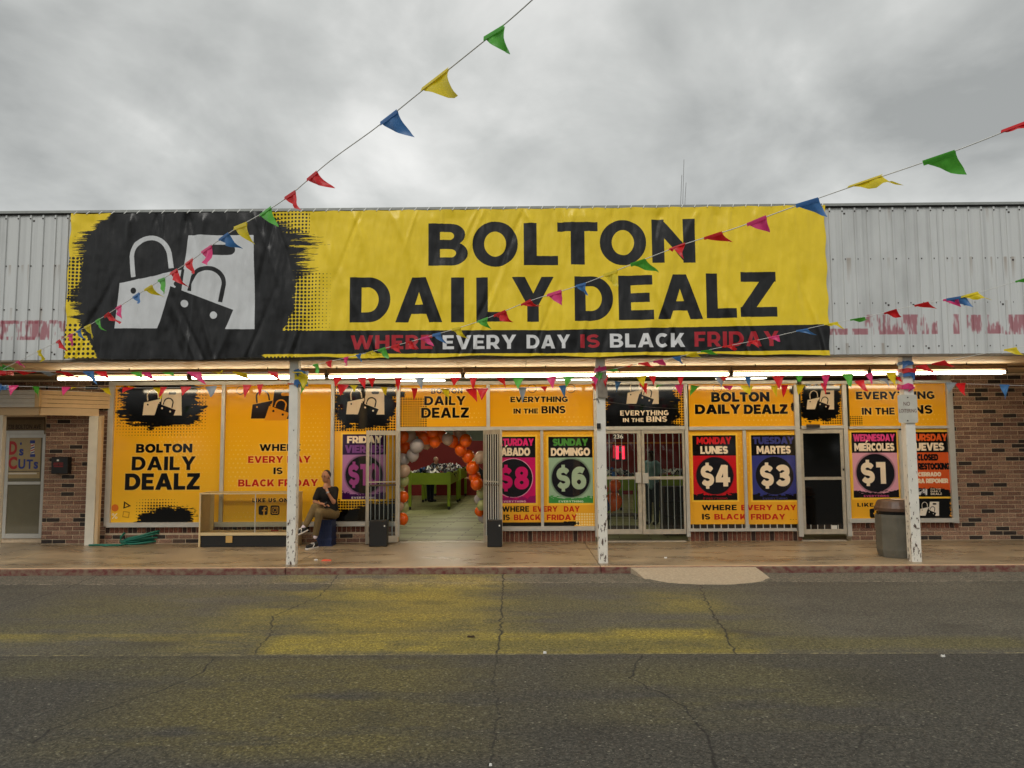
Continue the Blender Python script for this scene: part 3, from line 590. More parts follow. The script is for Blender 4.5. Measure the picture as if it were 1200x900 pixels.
    tx('CERRADO', .27, .78, .315, .375, CR, bold=1); tx('PARA REPONER', .10, .93, .21, .275, CR, bold=1, gap=.06)
    q = lambda x, y: f(x, y); bags(cv, f, 1075.5, 1086.5, 573, 580.3, (225, 225, 225), KK)
    tx('BOLTON', .53, .76, .105, .125, CR); tx('DAILY', .53, .76, .07, .095, CR); tx('DEALZ', .53, .78, .025, .06, CR)
    return cv.material('window_print', .07, spec=.5)

# ---- fascia paint with the ghost of an old painted sign
def fascia_print():
    f = lambda x, y: P2(x, y, YF)
    x0, x1 = -12.5, 12.5; cv = Canvas(x0, x1, 3.4, 6.2, 70, (206, 208, 206), 9)
    n = vnoise(cv.h, cv.w, 300, 5, cv.rng, 3, .6); n2 = vnoise(cv.h, cv.w, 60, 40, cv.rng, 4)
    cv.a *= (1 - .10 * np.clip((n - .5) * 3, 0, 1) - .08 * np.clip((n2 - .5) * 3, 0, 1))[..., None]
    def ghost(xa, xb, ya, yb, dens, solid=0.0):
        X0, X1 = f(xa, 390)[0], f(xb, 390)[0]; Z1 = f((xa + xb) / 2, ya)[1]; Z0 = f((xa + xb) / 2, yb)[1]
        i0, i1, j0, j1, X, Z = cv.region(X0, X1, Z0, Z1)
        if i1 <= i0: return
        a = vnoise(len(Z), X.shape[1], 22, 3.0, cv.rng, 3, .75); b = vnoise(len(Z), X.shape[1], 18, 12, cv.rng, 2)
        m = np.clip((a * .55 + b * .45 - (1 - dens)) * 14, 0, 1); cv.blend(m.astype(np.float32), i0, i1, j0, j1, (146, 56, 68), .58)
        w = np.ones_like(m) * .35; cv.blend(w.astype(np.float32), i0, i1, j0, j1, (218, 214, 210))if solid else None
    for _ in range(150):
        xx = cv.rng.uniform(x0, x1); zt_ = cv.rng.choice([6.0, 5.14, 4.41, 3.7]) ; ln = cv.rng.uniform(.08, .5); i0, i1, j0, j1, X, Z = cv.region(xx - .012, xx + .012, zt_ - ln, zt_)
        if i1 > i0 and j1 > j0: cv.blend((np.clip(1 - (zt_ - Z) / ln, 0, 1) * np.ones_like(X)).astype(np.float32), i0, i1, j0, j1, (128, 108, 90), cv.rng.uniform(.1, .45))
    # left: letters ..., seen only as flaked red blocks
    X0, X1 = f(-60, 390)[0], f(77, 390)[0]
    for (a, b) in ((-60, -40), (-34, -12), (1, 17), (19, 33), (31, 44), (45, 58), (61, 76)): ghost(a, b, 377, 397.5, .53)
    ghost(-60, 77, 376, 379, .5); ghost(-60, 77, 395, 398, .5)
    ghost(973, 1017, 385.5, 391.5, .64); ghost(1015, 1060, 369, 391, .53); ghost(1060, 1098, 369, 391, .44)
    for (a, b) in ((1092, 1099), (1118, 1124), (1134, 1150), (1150, 1175), (1176, 1205), (1210, 1240)): ghost(a, b, 369 + (8 if a < 1118 else 0), 391, .58)
    return cv.material('fascia_paint', .5, spec=.4)

# ---- the parking lot: stains, seams and cracks on the asphalt
def lot_print():
    cv = Canvas(-11, 11, -14.5, -3.2, 120, (84, 80, 70), 11)
    g = lambda x, y: (lambda v: (v.x, v.y))(G(x, y, 0.0))
    i0, i1, j0, j1, X, Yy = cv.region(-11, 11, -14.5, -3.2); h, w = cv.h, cv.w
    n = vnoise(h, w, 120, 260, cv.rng, 5, .55); nf = vnoise(h, w, 16, 60, cv.rng, 4, .6)
    cv.a *= (1 + .30 * (n - .5) + .10 * (nf - .5))[..., None]
    def stain(px0, px1, py0, py1, col, al, soft=.25, thr=.45):
        X0, Y1 = g(px0, py0); X1, Y0 = g(px1, py1); X0 = g(px0, (py0 + py1) / 2)[0]; X1 = g(px1, (py0 + py1) / 2)[0]
        m = np.clip((X - X0) / soft, 0, 1) * np.clip((X1 - X) / soft, 0, 1) * np.clip((Yy - Y0) / min(soft, .06 if soft < .3 else .3), 0, 1) * np.clip((Y1 - Yy) / (soft * .6), 0, 1)
        q = vnoise(h, w, 50, 170, cv.rng, 5, .6)
        m = m * np.clip((q - thr + .12) * 4, 0, 1); cv.blend(m.astype(np.float32), 0, w, 0, h, col, al)
    YS = (146, 130, 52); OL = (96, 90, 54)
    # newer darker mat in the front, older strip at the kerb
    ys = g(600, 768)[1]; m = np.clip((ys - Yy) / .03, 0, 1) + 0 * X; cv.blend(m.astype(np.float32), 0, w, 0, h, (61, 59, 53), .75)
    yk = g(600, 684)[1]; m = np.clip((Yy - yk) / .05, 0, 1) * np.clip((nf + .55), 0, 1) + 0 * X; cv.blend(m.astype(np.float32), 0, w, 0, h, (112, 105, 92), .5)
    stain(-40, 960, 690, 766, OL, .55, .9, .40); stain(230, 640, 672, 768, YS, .5, .8, .46); stain(330, 590, 684, 740, YS, .6, .9, .40); stain(360, 585, 690, 766, (142, 122, 48), .4, 1.0, .3)
    stain(-60, 620, 741, 752, YS, .55, .25, .42); stain(300, 900, 741, 766, YS, .8, .25, .38); stain(700, 875, 735, 767, YS, .75, .3, .36); stain(500, 1240, 745, 767, OL, .7, .4, .35)
    stain(60, 640, 760, 900, (96, 88, 50), .8, 1.2, .40); stain(600, 1100, 764, 860, OL, .55, 1.2, .42); stain(-60, 330, 762, 800, OL, .5, .8, .4); stain(740, 860, 690, 720, YS, .45, .5, .45)
    stain(380, 600, 668, 690, (150, 132, 74), .55, .5, .4); stain(310, 400, 664, 674, (165, 140, 50), .7, .15, .35)
    q = vnoise(h, w, 34, 34, cv.rng, 5, .6); cv.blend(np.clip((q - .60) * 5, 0, .5).astype(np.float32), 0, w, 0, h, (66, 64, 58), .5)
    # seams and cracks
    def crack(pts, wd, al=.85, jit=.014, col=(34, 32, 29)):
        p = [Vector(g(*a)) for a in pts]; out = [p[0]]
        for a, b in zip(p, p[1:]):
            k = max(2, int((b - a).length / .10))
            for t in range(1, k + 1): out.append(a.lerp(b, t / k) + Vector((random.gauss(0, jit), random.gauss(0, jit))))
        for a, b in zip(out, out[1:]):
            d = (b - a); n_ = Vector((-d.y, d.x)).normalized() * wd * random.uniform(.25, .6)
            e = d.normalized() * wd * .3
            cv.poly([tuple(a + n_ - e), tuple(b + n_ + e), tuple(b - n_ + e), tuple(a - n_ - e)], col, al)
    crack([(-40, 770), (150, 770), (300, 770), (600, 768), (800, 767), (1240, 767)], .016, .8, .006)
    m = (np.abs(Yy - (g(600, 767)[1] + .02)) < .012) * np.clip((vnoise(h, w, 4, 9, cv.rng, 2) - .42) * 5, 0, 1); cv.blend(m.astype(np.float32), 0, w, 0, h, (158, 146, 96), .65)
    m = (np.abs(Yy - yk) < .016) * np.clip((vnoise(h, w, 3, 7, cv.rng, 2) - .4) * 5, 0, 1); cv.blend(m.astype(np.float32), 0, w, 0, h, (170, 160, 140), .6)
    crack([(590, 672), (588, 700), (587, 740), (582, 766)], .02); crack([(582, 768), (578, 800), (584, 840), (574, 900)], .014, .6)
    crack([(398, 675), (372, 700), (320, 722), (316, 745), (298, 766)], .018, .7); crack([(250, 772), (238, 788), (180, 812), (120, 832), (60, 855), (38, 870)], .018); crack([(140, 878), (105, 900)], .014, .7)
    crack([(38, 870), (0, 856), (-40, 858)], .012, .6); crack([(0, 714), (60, 695), (120, 676)], .02, .6)
    crack([(752, 768), (738, 795), (780, 815), (810, 835), (832, 870), (840, 900)], .02); crack([(820, 684), (832, 715), (850, 740), (862, 766)], .02, .8)
    crack([(1110, 770), (1160, 785), (1220, 800)], .012, .7); crack([(800, 880), (860, 886), (900, 890), (1000, 884), (1020, 850), (1060, 850), (1210, 852)], .012, .6)
    crack([(1120, 690), (1170, 704), (1210, 715)], .012, .6); crack([(1012, 852), (1012, 880)], .01, .5); crack([(400, 878), (470, 890)], .01, .5)
    # oil spots and tyre scuffs, then grit down to single stones
    for (x, y, r_, a_) in ((1010, 800, .35, .35), (860, 742, .22, .4), (190, 752, .3, .3), (700, 855, .25, .35), (430, 838, .3, .25), (1120, 735, .25, .3), (505, 706, .2, .3)):
        c = g(x, y); dd = np.sqrt(((X - c[0]) / 1.5) ** 2 + (Yy - c[1]) ** 2) / r_; cv.blend((np.clip(1.3 - dd - .9 * (nf - .5), 0, 1) * .9).astype(np.float32), 0, w, 0, h, (44, 42, 38), a_)
    gr = cv.rng.normal(0, 1, (h, w)).astype(np.float32); g2 = cv.rng.normal(0, 1, (h // 2 + 1, w // 2 + 1)).astype(np.float32).repeat(2, 0).repeat(2, 1)[:h, :w]
    near = np.clip((ys - Yy) / .05, 0, 1) + 0 * X
    cv.a *= np.clip(1 + .13 * gr + .12 * g2 * (.7 + .3 * near), .35, 2)[..., None]
    ch = (cv.rng.random((h // 2 + 1, w // 2 + 1)) > .994).repeat(2, 0).repeat(2, 1)[:h, :w] | (cv.rng.random((h, w)) > .996)
    cv.blend((ch * (.35 + .3 * near)).astype(np.float32), 0, w, 0, h, (176, 170, 148), .8)
    m = material_asphalt(cv); return m
def material_asphalt(cv):
    m = cv.material('asphalt', .85, 'XY', spec=.35); N = m.node_tree.nodes; L = m.node_tree.links; b = N['Principled BSDF']
    geo = N.new('ShaderNodeNewGeometry'); n = N.new('ShaderNodeTexNoise'); n.inputs['Scale'].default_value = 30; n.inputs['Detail'].default_value = 6; n.inputs['Roughness'].default_value = .85
    L.new(geo.outputs['Position'], n.inputs[0]); v = N.new('ShaderNodeTexVoronoi'); v.inputs['Scale'].default_value = 85; L.new(geo.outputs['Position'], v.inputs[0])
    r = N.new('ShaderNodeMapRange'); r.inputs[1].default_value = .39; r.inputs[2].default_value = .61; r.inputs[3].default_value = .55; r.inputs[4].default_value = 1.45; L.new(n.outputs[0], r.inputs[0])
    sc = N.new('ShaderNodeVectorMath'); sc.operation = 'SCALE'; L.new(b.inputs['Base Color'].links[0].from_socket, sc.inputs[0]); L.new(r.outputs[0], sc.inputs['Scale'])
    # pale stone chips
    vr = N.new('ShaderNodeMapRange'); vr.inputs[1].default_value = .86; vr.inputs[2].default_value = 1.0; sx = N.new('ShaderNodeSeparateColor'); L.new(v.outputs['Color'], sx.inputs[0]); L.new(sx.outputs[0], vr.inputs[0])
    dd = N.new('ShaderNodeMath'); dd.operation = 'LESS_THAN'; dd.inputs[1].default_value = .33; L.new(v.outputs['Distance'], dd.inputs[0]); mu = N.new('ShaderNodeMath'); mu.operation = 'MULTIPLY'; L.new(vr.outputs[0], mu.inputs[0]); L.new(dd.outputs[0], mu.inputs[1])
    mk = N.new('ShaderNodeMath'); mk.operation = 'MULTIPLY'; mk.inputs[1].default_value = .75; L.new(mu.outputs[0], mk.inputs[0])
    mx = N.new('ShaderNodeMix'); mx.data_type = 'RGBA'; L.new(mk.outputs[0], mx.inputs[0]); L.new(sc.outputs[0], mx.inputs[6]); mx.inputs[7].default_value = srgb(150, 144, 124); L.new(mx.outputs[2], b.inputs['Base Color'])
    bp = N.new('ShaderNodeBump'); bp.inputs['Strength'].default_value = .8; bp.inputs['Distance'].default_value = .006; L.new(n.outputs[0], bp.inputs['Height']); L.new(bp.outputs[0], b.inputs['Normal'])
    return m

# ================================================================== STRUCTURE
alu = mat('aluminium_frame', (200, 198, 190), .42, .35, var=.06, scale=5, bump=.1)
alu_old = mat('worn_door_frame', (188, 180, 164), .45, .3, var=.14, scale=9, bump=.15)
white_paint = peel_mat('flaking_white_paint', (222, 217, 204), (80, 60, 48))
white_smooth = mat('white_painted_wood', (222, 216, 200), .6, var=.07, scale=5, bump=.1)
beige = mat('beige_soffit_paint', (206, 178, 138), .65, var=.07, scale=1.2, bump=.1, bscale=12)
mortar = mat('mortar', (216, 194, 164), .95, var=.12, scale=14, bump=.5, bscale=90)
black_box = mat('black_plastic', (22, 22, 22), .5, var=.1)
concrete = mat('ramp_concrete', (168, 152, 128), .9, var=.16, scale=30, bump=.7, bscale=120)
trim_m = mat('roof_trim_metal', (150, 152, 148), .4, .5, var=.08)
dark_m = mat('dark_gap', (24, 22, 20), .8)

# ---- asphalt, sidewalk, kerb
lot = MB(); ZG = .047
lot.add([(-400, -400, 0), (400, -400, 0), (400, -4.1, 0), (-400, -4.1, 0), (400, YK + .02, ZG), (-400, YK + .02, ZG), (400, 60, -.06), (-400, 60, -.06), (400, YK + .03, -.06), (-400, YK + .03, -.06)], [(0, 1, 2, 3), (3, 2, 4, 5), (5, 4, 8, 9), (9, 8, 6, 7)])
tag(lot.build('asphalt_lot', lot_print()), kind='structure')

side_m = mat('sidewalk_concrete', (156, 139, 112), .5, var=.2, scale=1.1, bump=.35, bscale=60, spec=.4)
def wear(m):
    N = m.node_tree.nodes; L = m.node_tree.links; b = N['Principled BSDF']; geo = N.new('ShaderNodeNewGeometry')
    mp = N.new('ShaderNodeMapping'); mp.inputs['Scale'].default_value = (.5, 1.6, 1); L.new(geo.outputs['Position'], mp.inputs[0])
    n = N.new('ShaderNodeTexNoise'); n.inputs['Scale'].default_value = 1.5; n.inputs['Detail'].default_value = 9; n.inputs['Roughness'].default_value = .62; L.new(mp.outputs[0], n.inputs[0])
    r = N.new('ShaderNodeMapRange'); r.inputs[1].default_value = .36; r.inputs[2].default_value = .78; L.new(n.outputs[0], r.inputs[0]); k = N.new('ShaderNodeMath'); k.operation = 'MULTIPLY'; k.inputs[1].default_value = .95; L.new(r.outputs[0], k.inputs[0])
    mx = N.new('ShaderNodeMix'); mx.data_type = 'RGBA'; L.new(k.outputs[0], mx.inputs[0]); L.new(b.inputs['Base Color'].links[0].from_socket, mx.inputs[6]); mx.inputs[7].default_value = srgb(98, 80, 60); L.new(mx.outputs[2], b.inputs['Base Color'])
    rr = N.new('ShaderNodeMapRange'); rr.inputs[3].default_value = .38; rr.inputs[4].default_value = .16; L.new(r.outputs[0], rr.inputs[0]); L.new(rr.outputs[0], b.inputs['Roughness'])
wear(side_m)
walk = empty('sidewalk', (0, -1.6, 0), None, None); walk['kind'] = 'structure'
joints = [G(x, 661).x for x in (-372, -14, 344, 702, 1060, 1418)]
bx('slab_bed', joints[0], joints[-1], YK + .05, 0.35, -.3, ZS - .03, mortar, walk)
for a, b in zip(joints, joints[1:]):
    bx('concrete_slab', a + .006, b - .006, YK + .115, 0.34, -.2, ZS, side_m, walk, bevel=.004)
kerb_m = peel_mat('red_kerb_paint', (104, 50, 46), (128, 108, 88), .40, .66, 11, 1.2, .85)
for a, b in zip(joints, joints[1:]):
    o = MB().box(a + .004, b - .004, YK, YK + .107, -.2, ZS - .002)
    o.build('kerb', [kerb_m], walk, bevel=.012)
# thin worn concrete top of the kerb
kt = mat('kerb_top_concrete', (186, 156, 124), .85, var=.15, scale=8)
for a, b in zip(joints, joints[1:]): bx('kerb_cap', a + .006, b - .006, YK + .012, YK + .105, ZS - .004, ZS + .002, kt, walk)

rm = MB(); xa, xb = G(736, 661).x, G(880, 661).x; xc, xd = G(760, 684, 0).x, G(908, 682, 0).x; yb = G(830, 685.5, 0).y
N_ = 26; vs = []
for i in range(N_ + 1):
    t = i / N_
    xt = xa + (xb - xa) * t; xo = xc + (xd - xc) * t
    edge = .13 * math.sin(PI * t) ** .35
    yo = YK - .02 - (YK - .02 - yb) * min(1, math.sin(PI * min(max(t, .03), .97)) ** .28) + random.uniform(-.012, .012)
    vs += [(xt, YK - .001, ZS - .012), (xt * .5 + xo * .5, (YK + yo) / 2, ZS * .55), (xo, yo, .012), (xo, yo - .01, -.02), (xt, YK - .001, -.02)]
fs = []
for i in range(N_):
    for j in range(4): fs.append((i * 5 + j, i * 5 + j + 1, i * 5 + 6 + j, i * 5 + 5 + j))
fs += [(0, 4, 3, 2, 1), tuple(N_ * 5 + k for k in (0, 1, 2, 3, 4))]
tag(rm.add(vs, fs).build('concrete_ramp', concrete), kind='structure')

# ---- brick walls: every brick an object sharing a few meshes
def brick_material(name, lo, hi, dark, pd):
    m = bpy.data.materials.new(name); m.use_nodes = True; N = m.node_tree.nodes; L = m.node_tree.links; b = N['Principled BSDF']; b.inputs['Roughness'].default_value = .88
    oi = N.new('ShaderNodeObjectInfo'); rp = N.new('ShaderNodeValToRGB'); rp.color_ramp.interpolation = 'LINEAR'; e = rp.color_ramp.elements
    e[0].position = 0; e[0].color = srgb(*lo); e[1].position = 1 - pd - .01; e[1].color = srgb(*hi); q = rp.color_ramp.elements.new(1 - pd); q.color = srgb(*dark)
    L.new(oi.outputs['Random'], rp.inputs[0]); geo = N.new('ShaderNodeNewGeometry')
    n = N.new('ShaderNodeTexNoise'); n.inputs['Scale'].default_value = 42; n.inputs['Detail'].default_value = 5; n.inputs['Roughness'].default_value = .7; L.new(geo.outputs['Position'], n.inputs[0])
    r = N.new('ShaderNodeMapRange'); r.inputs[1].default_value = .36; r.inputs[2].default_value = .64; r.inputs[3].default_value = .45; r.inputs[4].default_value = 1.6; L.new(n.outputs[0], r.inputs[0])
    v = N.new('ShaderNodeVectorMath'); v.operation = 'SCALE'; L.new(rp.outputs[0], v.inputs[0]); L.new(r.outputs[0], v.inputs['Scale']); L.new(v.outputs[0], b.inputs['Base Color'])
    bp = N.new('ShaderNodeBump'); bp.inputs['Strength'].default_value = .7; bp.inputs['Distance'].default_value = .006; L.new(n.outputs[0], bp.inputs['Height']); L.new(bp.outputs[0], b.inputs['Normal'])
    return m
brick_m = brick_material('mixed_brown_brick', (116, 84, 70), (160, 128, 106), (52, 44, 40), .15)
sill_m = brick_material('red_brown_brick', (108, 62, 46), (132, 84, 62), (60, 40, 32), .2)
BL, BH, JT = .258, .074, .0125
def unit_brick(m, l, h, dp):
    bm = bmesh.new(); bmesh.ops.create_cube(bm, size=1); bmesh.ops.scale(bm, vec=(l, dp, h), verts=bm.verts)
    bmesh.ops.bevel(bm, geom=list(bm.edges), offset=.005, segments=1, affect='EDGES')
    for v in bm.verts: v.co += Vector((random.uniform(-1, 1), random.uniform(-1, 1), random.uniform(-1, 1))) * .0016
    me = bpy.data.meshes.new('brick'); bm.to_mesh(me); bm.free(); me.materials.append(m); return me
def lay(parent, regions, Y, z0, m=brick_m, skip=None, dp=.09):
    """running bond in the given (x0, x1, z0, z1) rectangles; bricks stand 10 mm proud of the mortar"""
    var = [unit_brick(m, BL, BH, dp) for _ in range(4)]; n = 0
    for (X0, X1, Z0, Z1) in regions:
        c0 = math.ceil((Z0 - z0) / (BH + JT) - .35); c1 = int((Z1 - z0) / (BH + JT) + .35)
        for c in range(c0, c1):
            z = z0 + c * (BH + JT) + BH / 2 + JT; off = (BL + JT) * (.5 if c % 2 else 0); k = math.floor((X0 - off) / (BL + JT)); x = k * (BL + JT) + off
            while x < X1:
                a, b = max(x, X0), min(x + BL, X1)
                if b - a > .04:
                    o = place(random.choice(var), 'brick', ((a + b) / 2, Y + dp / 2 + random.uniform(-.002, .002), z), None, parent, ((b - a) / BL, 1, 1)); n += 1
                x += BL + JT
    return n
def rowlock(parent, X0, X1, Y, Z0, Z1, m=sill_m):
    n = max(1, round((X1 - X0) / .092)); w = (X1 - X0) / n; me = [unit_brick(m, w - JT, Z1 - Z0 - .006, .10) for _ in range(3)]
    for i in range(n): place(random.choice(me), 'brick', (X0 + (i + .5) * w, Y + .05, (Z0 + Z1) / 2), None, parent)

xl_door, xl_ret, xw1 = WX(4, 560, .3), WX(51.5, 560), WX(125, 560)
zport = WZ(90, 466)                      # top of the entry awning against the wall
XL_END, XR_END = -12.0, 12.2
lw = tag(empty('brick_wall', (WX(88, 630), .1, ZS), None, None), 'mixed brown brick wall around the barber shop door, left of the large windows', 'brick wall')
bx('mortar_bed', xl_ret, xw1, .011, .30, ZS, Z_SOF - .01, mortar, lw)
bx('mortar_bed', XL_END, xl_ret, .311, .6, ZS, Z_SOF - .01, mortar, lw)
bx('mortar_bed', XL_END, xl_ret - .002, .012, .309, WZ(28, 488), Z_SOF - .012, mortar, lw)
na = lay(lw, [(xl_ret, xw1, ZS, Z_SOF - .02), (xl_door - .7, xl_ret, WZ(28, 470), Z_SOF - .02)], 0.0, ZS)
rw = tag(empty('brick_wall', (WX(1165, 630), .1, ZS), None, None), 'mixed brown brick wall right of the store windows, past the trash can', 'brick wall')
xr0 = WX(1121, 560); bx('mortar_bed', xr0, XR_END, .011, .5, ZS, Z_SOF - .01, mortar, rw)
lay(rw, [(xr0, WX(1216, 560), ZS, Z_SOF - .02)], 0.0, ZS)
bw = tag(empty('brick_wall', (WX(300, 630), .1, ZS), None, None), 'low brick wall under the large yellow windows on the left side of the open entrance', 'brick wall')
zs1 = WZ(300, 617.5); xo0 = WX(465, 600)
bx('mortar_bed', xw1 + .002, xo0, .011, .25, ZS, zs1, mortar, bw)
rowlock(bw, xw1 + .01, xo0, -.004, zs1 - .112, zs1); lay(bw, [(xw1 + .01, xo0, ZS, zs1 - .115)], 0.0, ZS)
b5 = tag(empty('brick_wall', (WX(637, 625), .1, ZS), None, None), 'short course of upright bricks under the Saturday and Sunday windows', 'brick wall')
z5 = WZ(640, 622.3); bx('mortar_bed', WX(571, 620), WX(698, 620), .011, .25, ZS, z5, mortar, b5); rowlock(b5, WX(571, 620), WX(698, 620), -.004, ZS + .004, z5)
b7 = tag(empty('brick_wall', (WX(870, 625), .1, ZS), None, None), 'short course of upright bricks under the Monday and Tuesday windows', 'brick wall')
z7 = WZ(870, 622.8); bx('mortar_bed', WX(809, 620), WX(940, 620), .011, .25, ZS, z7, mortar, b7); rowlock(b7, WX(809, 620), WX(940, 620), -.004, ZS + .004, z7)
b9 = tag(empty('brick_wall', (WX(1060, 625), .1, ZS), None, None), 'low brick wall under the Wednesday and Thursday windows behind the trash can', 'brick wall')
z9 = WZ(1060, 612.5); bx('mortar_bed', WX(998, 620), xr0 - .002, .011, .25, ZS, z9, mortar, b9)
rowlock(b9, WX(998, 615), xr0 - .004, -.004, z9 - .112, z9); lay(b9, [(WX(998, 615), xr0 - .004, ZS, z9 - .115)], 0.0, ZS)

# ---- the store
store = tag(empty('store_building', (0, 0, ZS), None, None), 'single storey store with metal fascia, deep canopy and yellow printed windows', 'building')
panel_m = fascia_print()
zf0, zf1 = WZ(600, 418.3, YF), WZ(600, 246.5, YF)
rib = WX(1015, 300, YF) - WX(1000.2, 300, YF)
def fascia_panel(x0, n=5):
    v = []; prof = [(0, 0)]
    for i in range(n):
        b = i * rib; prof += [(b + rib * .40, 0), (b + rib * .44, -.022), (b + rib * .56, -.022), (b + rib * .60, 0), (b + rib * .98, 0), (b + rib, -.003 if i < n - 1 else 0)]
    mb = MB(); vs = [(x0 + x, YF + y, zf0) for x, y in prof] + [(x0 + x, YF + y, zf1) for x, y in prof] ; k = len(prof)
    vs += [(x0 + x, YF + y + .012, zf0) for x, y in prof] + [(x0 + x, YF + y + .012, zf1) for x, y in prof]
    fs = [(i, i + 1, k + i + 1, k + i) for i in range(k - 1)] + [(2 * k + i + 1, 2 * k + i, 3 * k + i, 3 * k + i + 1) for i in range(k - 1)] + [(i + 1, i, 2 * k + i, 2 * k + i + 1) for i in range(k - 1)]
    mb.add(vs, fs); return mb
x = -11.9
xs_p = []
while x < 12:
    fascia_panel(x + random.uniform(0, .004)).build('metal_panel', panel_m, store); xs_p.append(x); x += rib * 5 + .004
scr = MB()
for x0 in xs_p:
    for i in range(5):
        xx = x0 + (i + .5) * rib
        for py in (250, 305.5, 357, 407.5):
            z = WZ(600, py + 1.5, YF); ox = random.uniform(-.02, .02) if py != 250 else 0
            if py != 250: xx2 = x0 + (i + .64) * rib + ox * .3; yy = YF
            else: xx2 = xx; yy = YF - .022
            scr.box(xx2 - .010, xx2 + .010, yy - .008, yy + .002, z - .010, z + .010)
            if random.random() < .08: scr.box(xx2 + .03, xx2 + .06, YF - .003, YF + .002, z - .05, z - .02)
tag(scr.build('screws', mat('rusty_screw', (56, 48, 44), .7), store), kind='stuff')
bx('roof_trim', -12, 12.2, YF - .045, YF + .12, zf1 + .012, zf1 + .055, trim_m, store)
bx('roof_trim', -12, 12.2, YF - .028, YF + .1, zf1 - .012, zf1 + .010, dark_m, store)
bx('fascia_backing', -12, 12.2, YF + .014, YF + .15, zf0 + .01, zf1 - .02, dark_m, store)
bx('roof_deck', -12, 12.2, YF + .16, 16, zf1 - .5, zf1 - .3, trim_m, store)
bx('fascia_lip', -12, 12.2, YF - .01, YF + .14, zf0 - .03, zf0 + .004, mat('weathered_trim', (120, 108, 90), .7, var=.15), store)
for a, b in zip(np.linspace(-12, 12.2, 21)[:-1], np.linspace(-12, 12.2, 21)[1:]):
    bx('soffit_panel', a + .004, b - .004, YF + .152, .9, Z_SOF, Z_SOF + .04, beige, store)
bx('soffit_backing', -12, 12.2, YF + .155, 1.0, Z_SOF + .05, Z_SOF + .1, dark_m, store)
bx('wall_beam', -12, 12.2, .02, .3, Z_SOF - .0, Z_SOF + .3, dark_m, store)
# conduit that runs the length of the soffit
MB().tube([(-12, -1.45, Z_SOF - .03), (12, -1.45, Z_SOF - .03)], .018, 8).build('conduit', mat('brown_conduit', (92, 70, 48), .6), store)
clip = MB()
for x in np.arange(-10.8, 11.5, 1.25): clip.tube([(x, -1.9, Z_SOF + .02), (x, -1.9, Z_SOF - .05)], .009, 6)
tag(clip.build('hooks', mat('dark_hook', (60, 46, 34), .6), store), kind='stuff')

def post(px, pyb, w, label):
    b = G(px, pyb); x = b.x
    o = MB().box(x - w / 2, x + w / 2, YP - w / 2, YP + w / 2, ZS - .01, zf0 + .04).build('canopy_post', white_paint, None, bevel=.008)
    return tag(o, label, 'post', 'canopy posts along the kerb')
PW = .152
post(347.5, 658, PW, 'white flaking canopy post beside the glass display case')
post(704.2, 656, PW, 'white flaking canopy post at the double glass doors, grey board tied near its top')
post(1069.3, 657, PW + .01, 'white flaking canopy post in front of the trash can, carrying the no loitering sign')

# ---- window walls
prn = window_print()
FY = -.055
def bar(a, b, c, d, name='window_frame', y0=FY, y1=.05, m=alu): return pbox(name, a, b, c, d, y0, y1, m, store)
for (a, b, c, d) in [(124.5, 131, 447, 617), (258, 262, 450.5, 612), (387, 391, 450.5, 612), (464, 468.3, 450.5, 629), (570, 574, 450.5, 500), (569.5, 574, 504.3, 624), (633.7, 637, 504.3, 617), (696.5, 707, 450.5, 629),
                     (803.4, 807.3, 450.5, 629), (872.3, 875.8, 504.3, 620), (933.4, 938.8, 450.5, 629), (990.4, 995.2, 450.5, 628.5), (1055.5, 1063.5, 504.3, 608), (1113, 1120, 447, 613)]:
    bar(a, b, c, d)
for (a, b, c, d) in [(131, 465, 446.5, 450.5), (468.3, 697, 446.5, 450.5), (707, 934, 446.3, 450), (939, 1113, 446, 449.5), (468.5, 696.5, 500, 504.2), (707, 803.4, 499.5, 502.5), (807.5, 933.4, 499.6, 503.6), (939, 990.3, 498.8, 502.3), (995.3, 1113, 499.2, 502.2)]:
    bar(a, b, c, d, 'transom_bar', FY - .004)
for (a, b, c, d) in [(124.5, 464, 612, 617.3), (574, 697, 617, 622), (807.5, 934, 619.5, 622.6), (995.5, 1120, 607.7, 612.4)]:
    bar(a, b, c, d, 'window_sill', FY - .03)
for (a, b, c, d) in [(131, 258, 450.5, 612), (262, 387, 450.5, 612), (391, 464, 450.5, 612), (468.3, 570, 450.5, 500), (574, 696.5, 450.5, 500), (707, 803.4, 450, 499.5), (807.3, 933.4, 450, 499.6), (938.8, 990.4, 449.5, 499), (995.2, 1113, 449.5, 499.2),
                     (574, 633.7, 504, 617), (637, 696.5, 504, 617), (807.3, 872.3, 503.5, 614.3), (875.8, 933.4, 503.5, 614.3), (995.2, 1055.5, 502, 608), (1063.5, 1113, 502, 608)]:
    pbox('window_pane', a, b, c, d, 0, .012, prn, store)
clear = glass_mat('clear_glass', (.94, .96, .95, 1), .035)
dark_glass = mat('blacked_out_glass', (9, 9, 9), .06, spec=.6)
for (a, b) in ((807.3, 872.3), (875.8, 933.4)): pbox('window_pane', a, b, 614.4, 619.6, .001, .011, mat('dark_low_glass', (38, 32, 26), .1), store)
for k in range(15): pbox('window_bar', 812 + k * 8.2, 813 + k * 8.2, 614.4, 619.6, -.012, -.002, alu, store)
# building end walls and wall above the openings, seen only edge-on
bx('side_wall', XR_END - .01, XR_END + .3, YF + .2, 16, 0, 5.4, mortar, store); bx('side_wall', XL_END - .3, XL_END + .01, .3, 16, 0, 5.4, mortar, store)

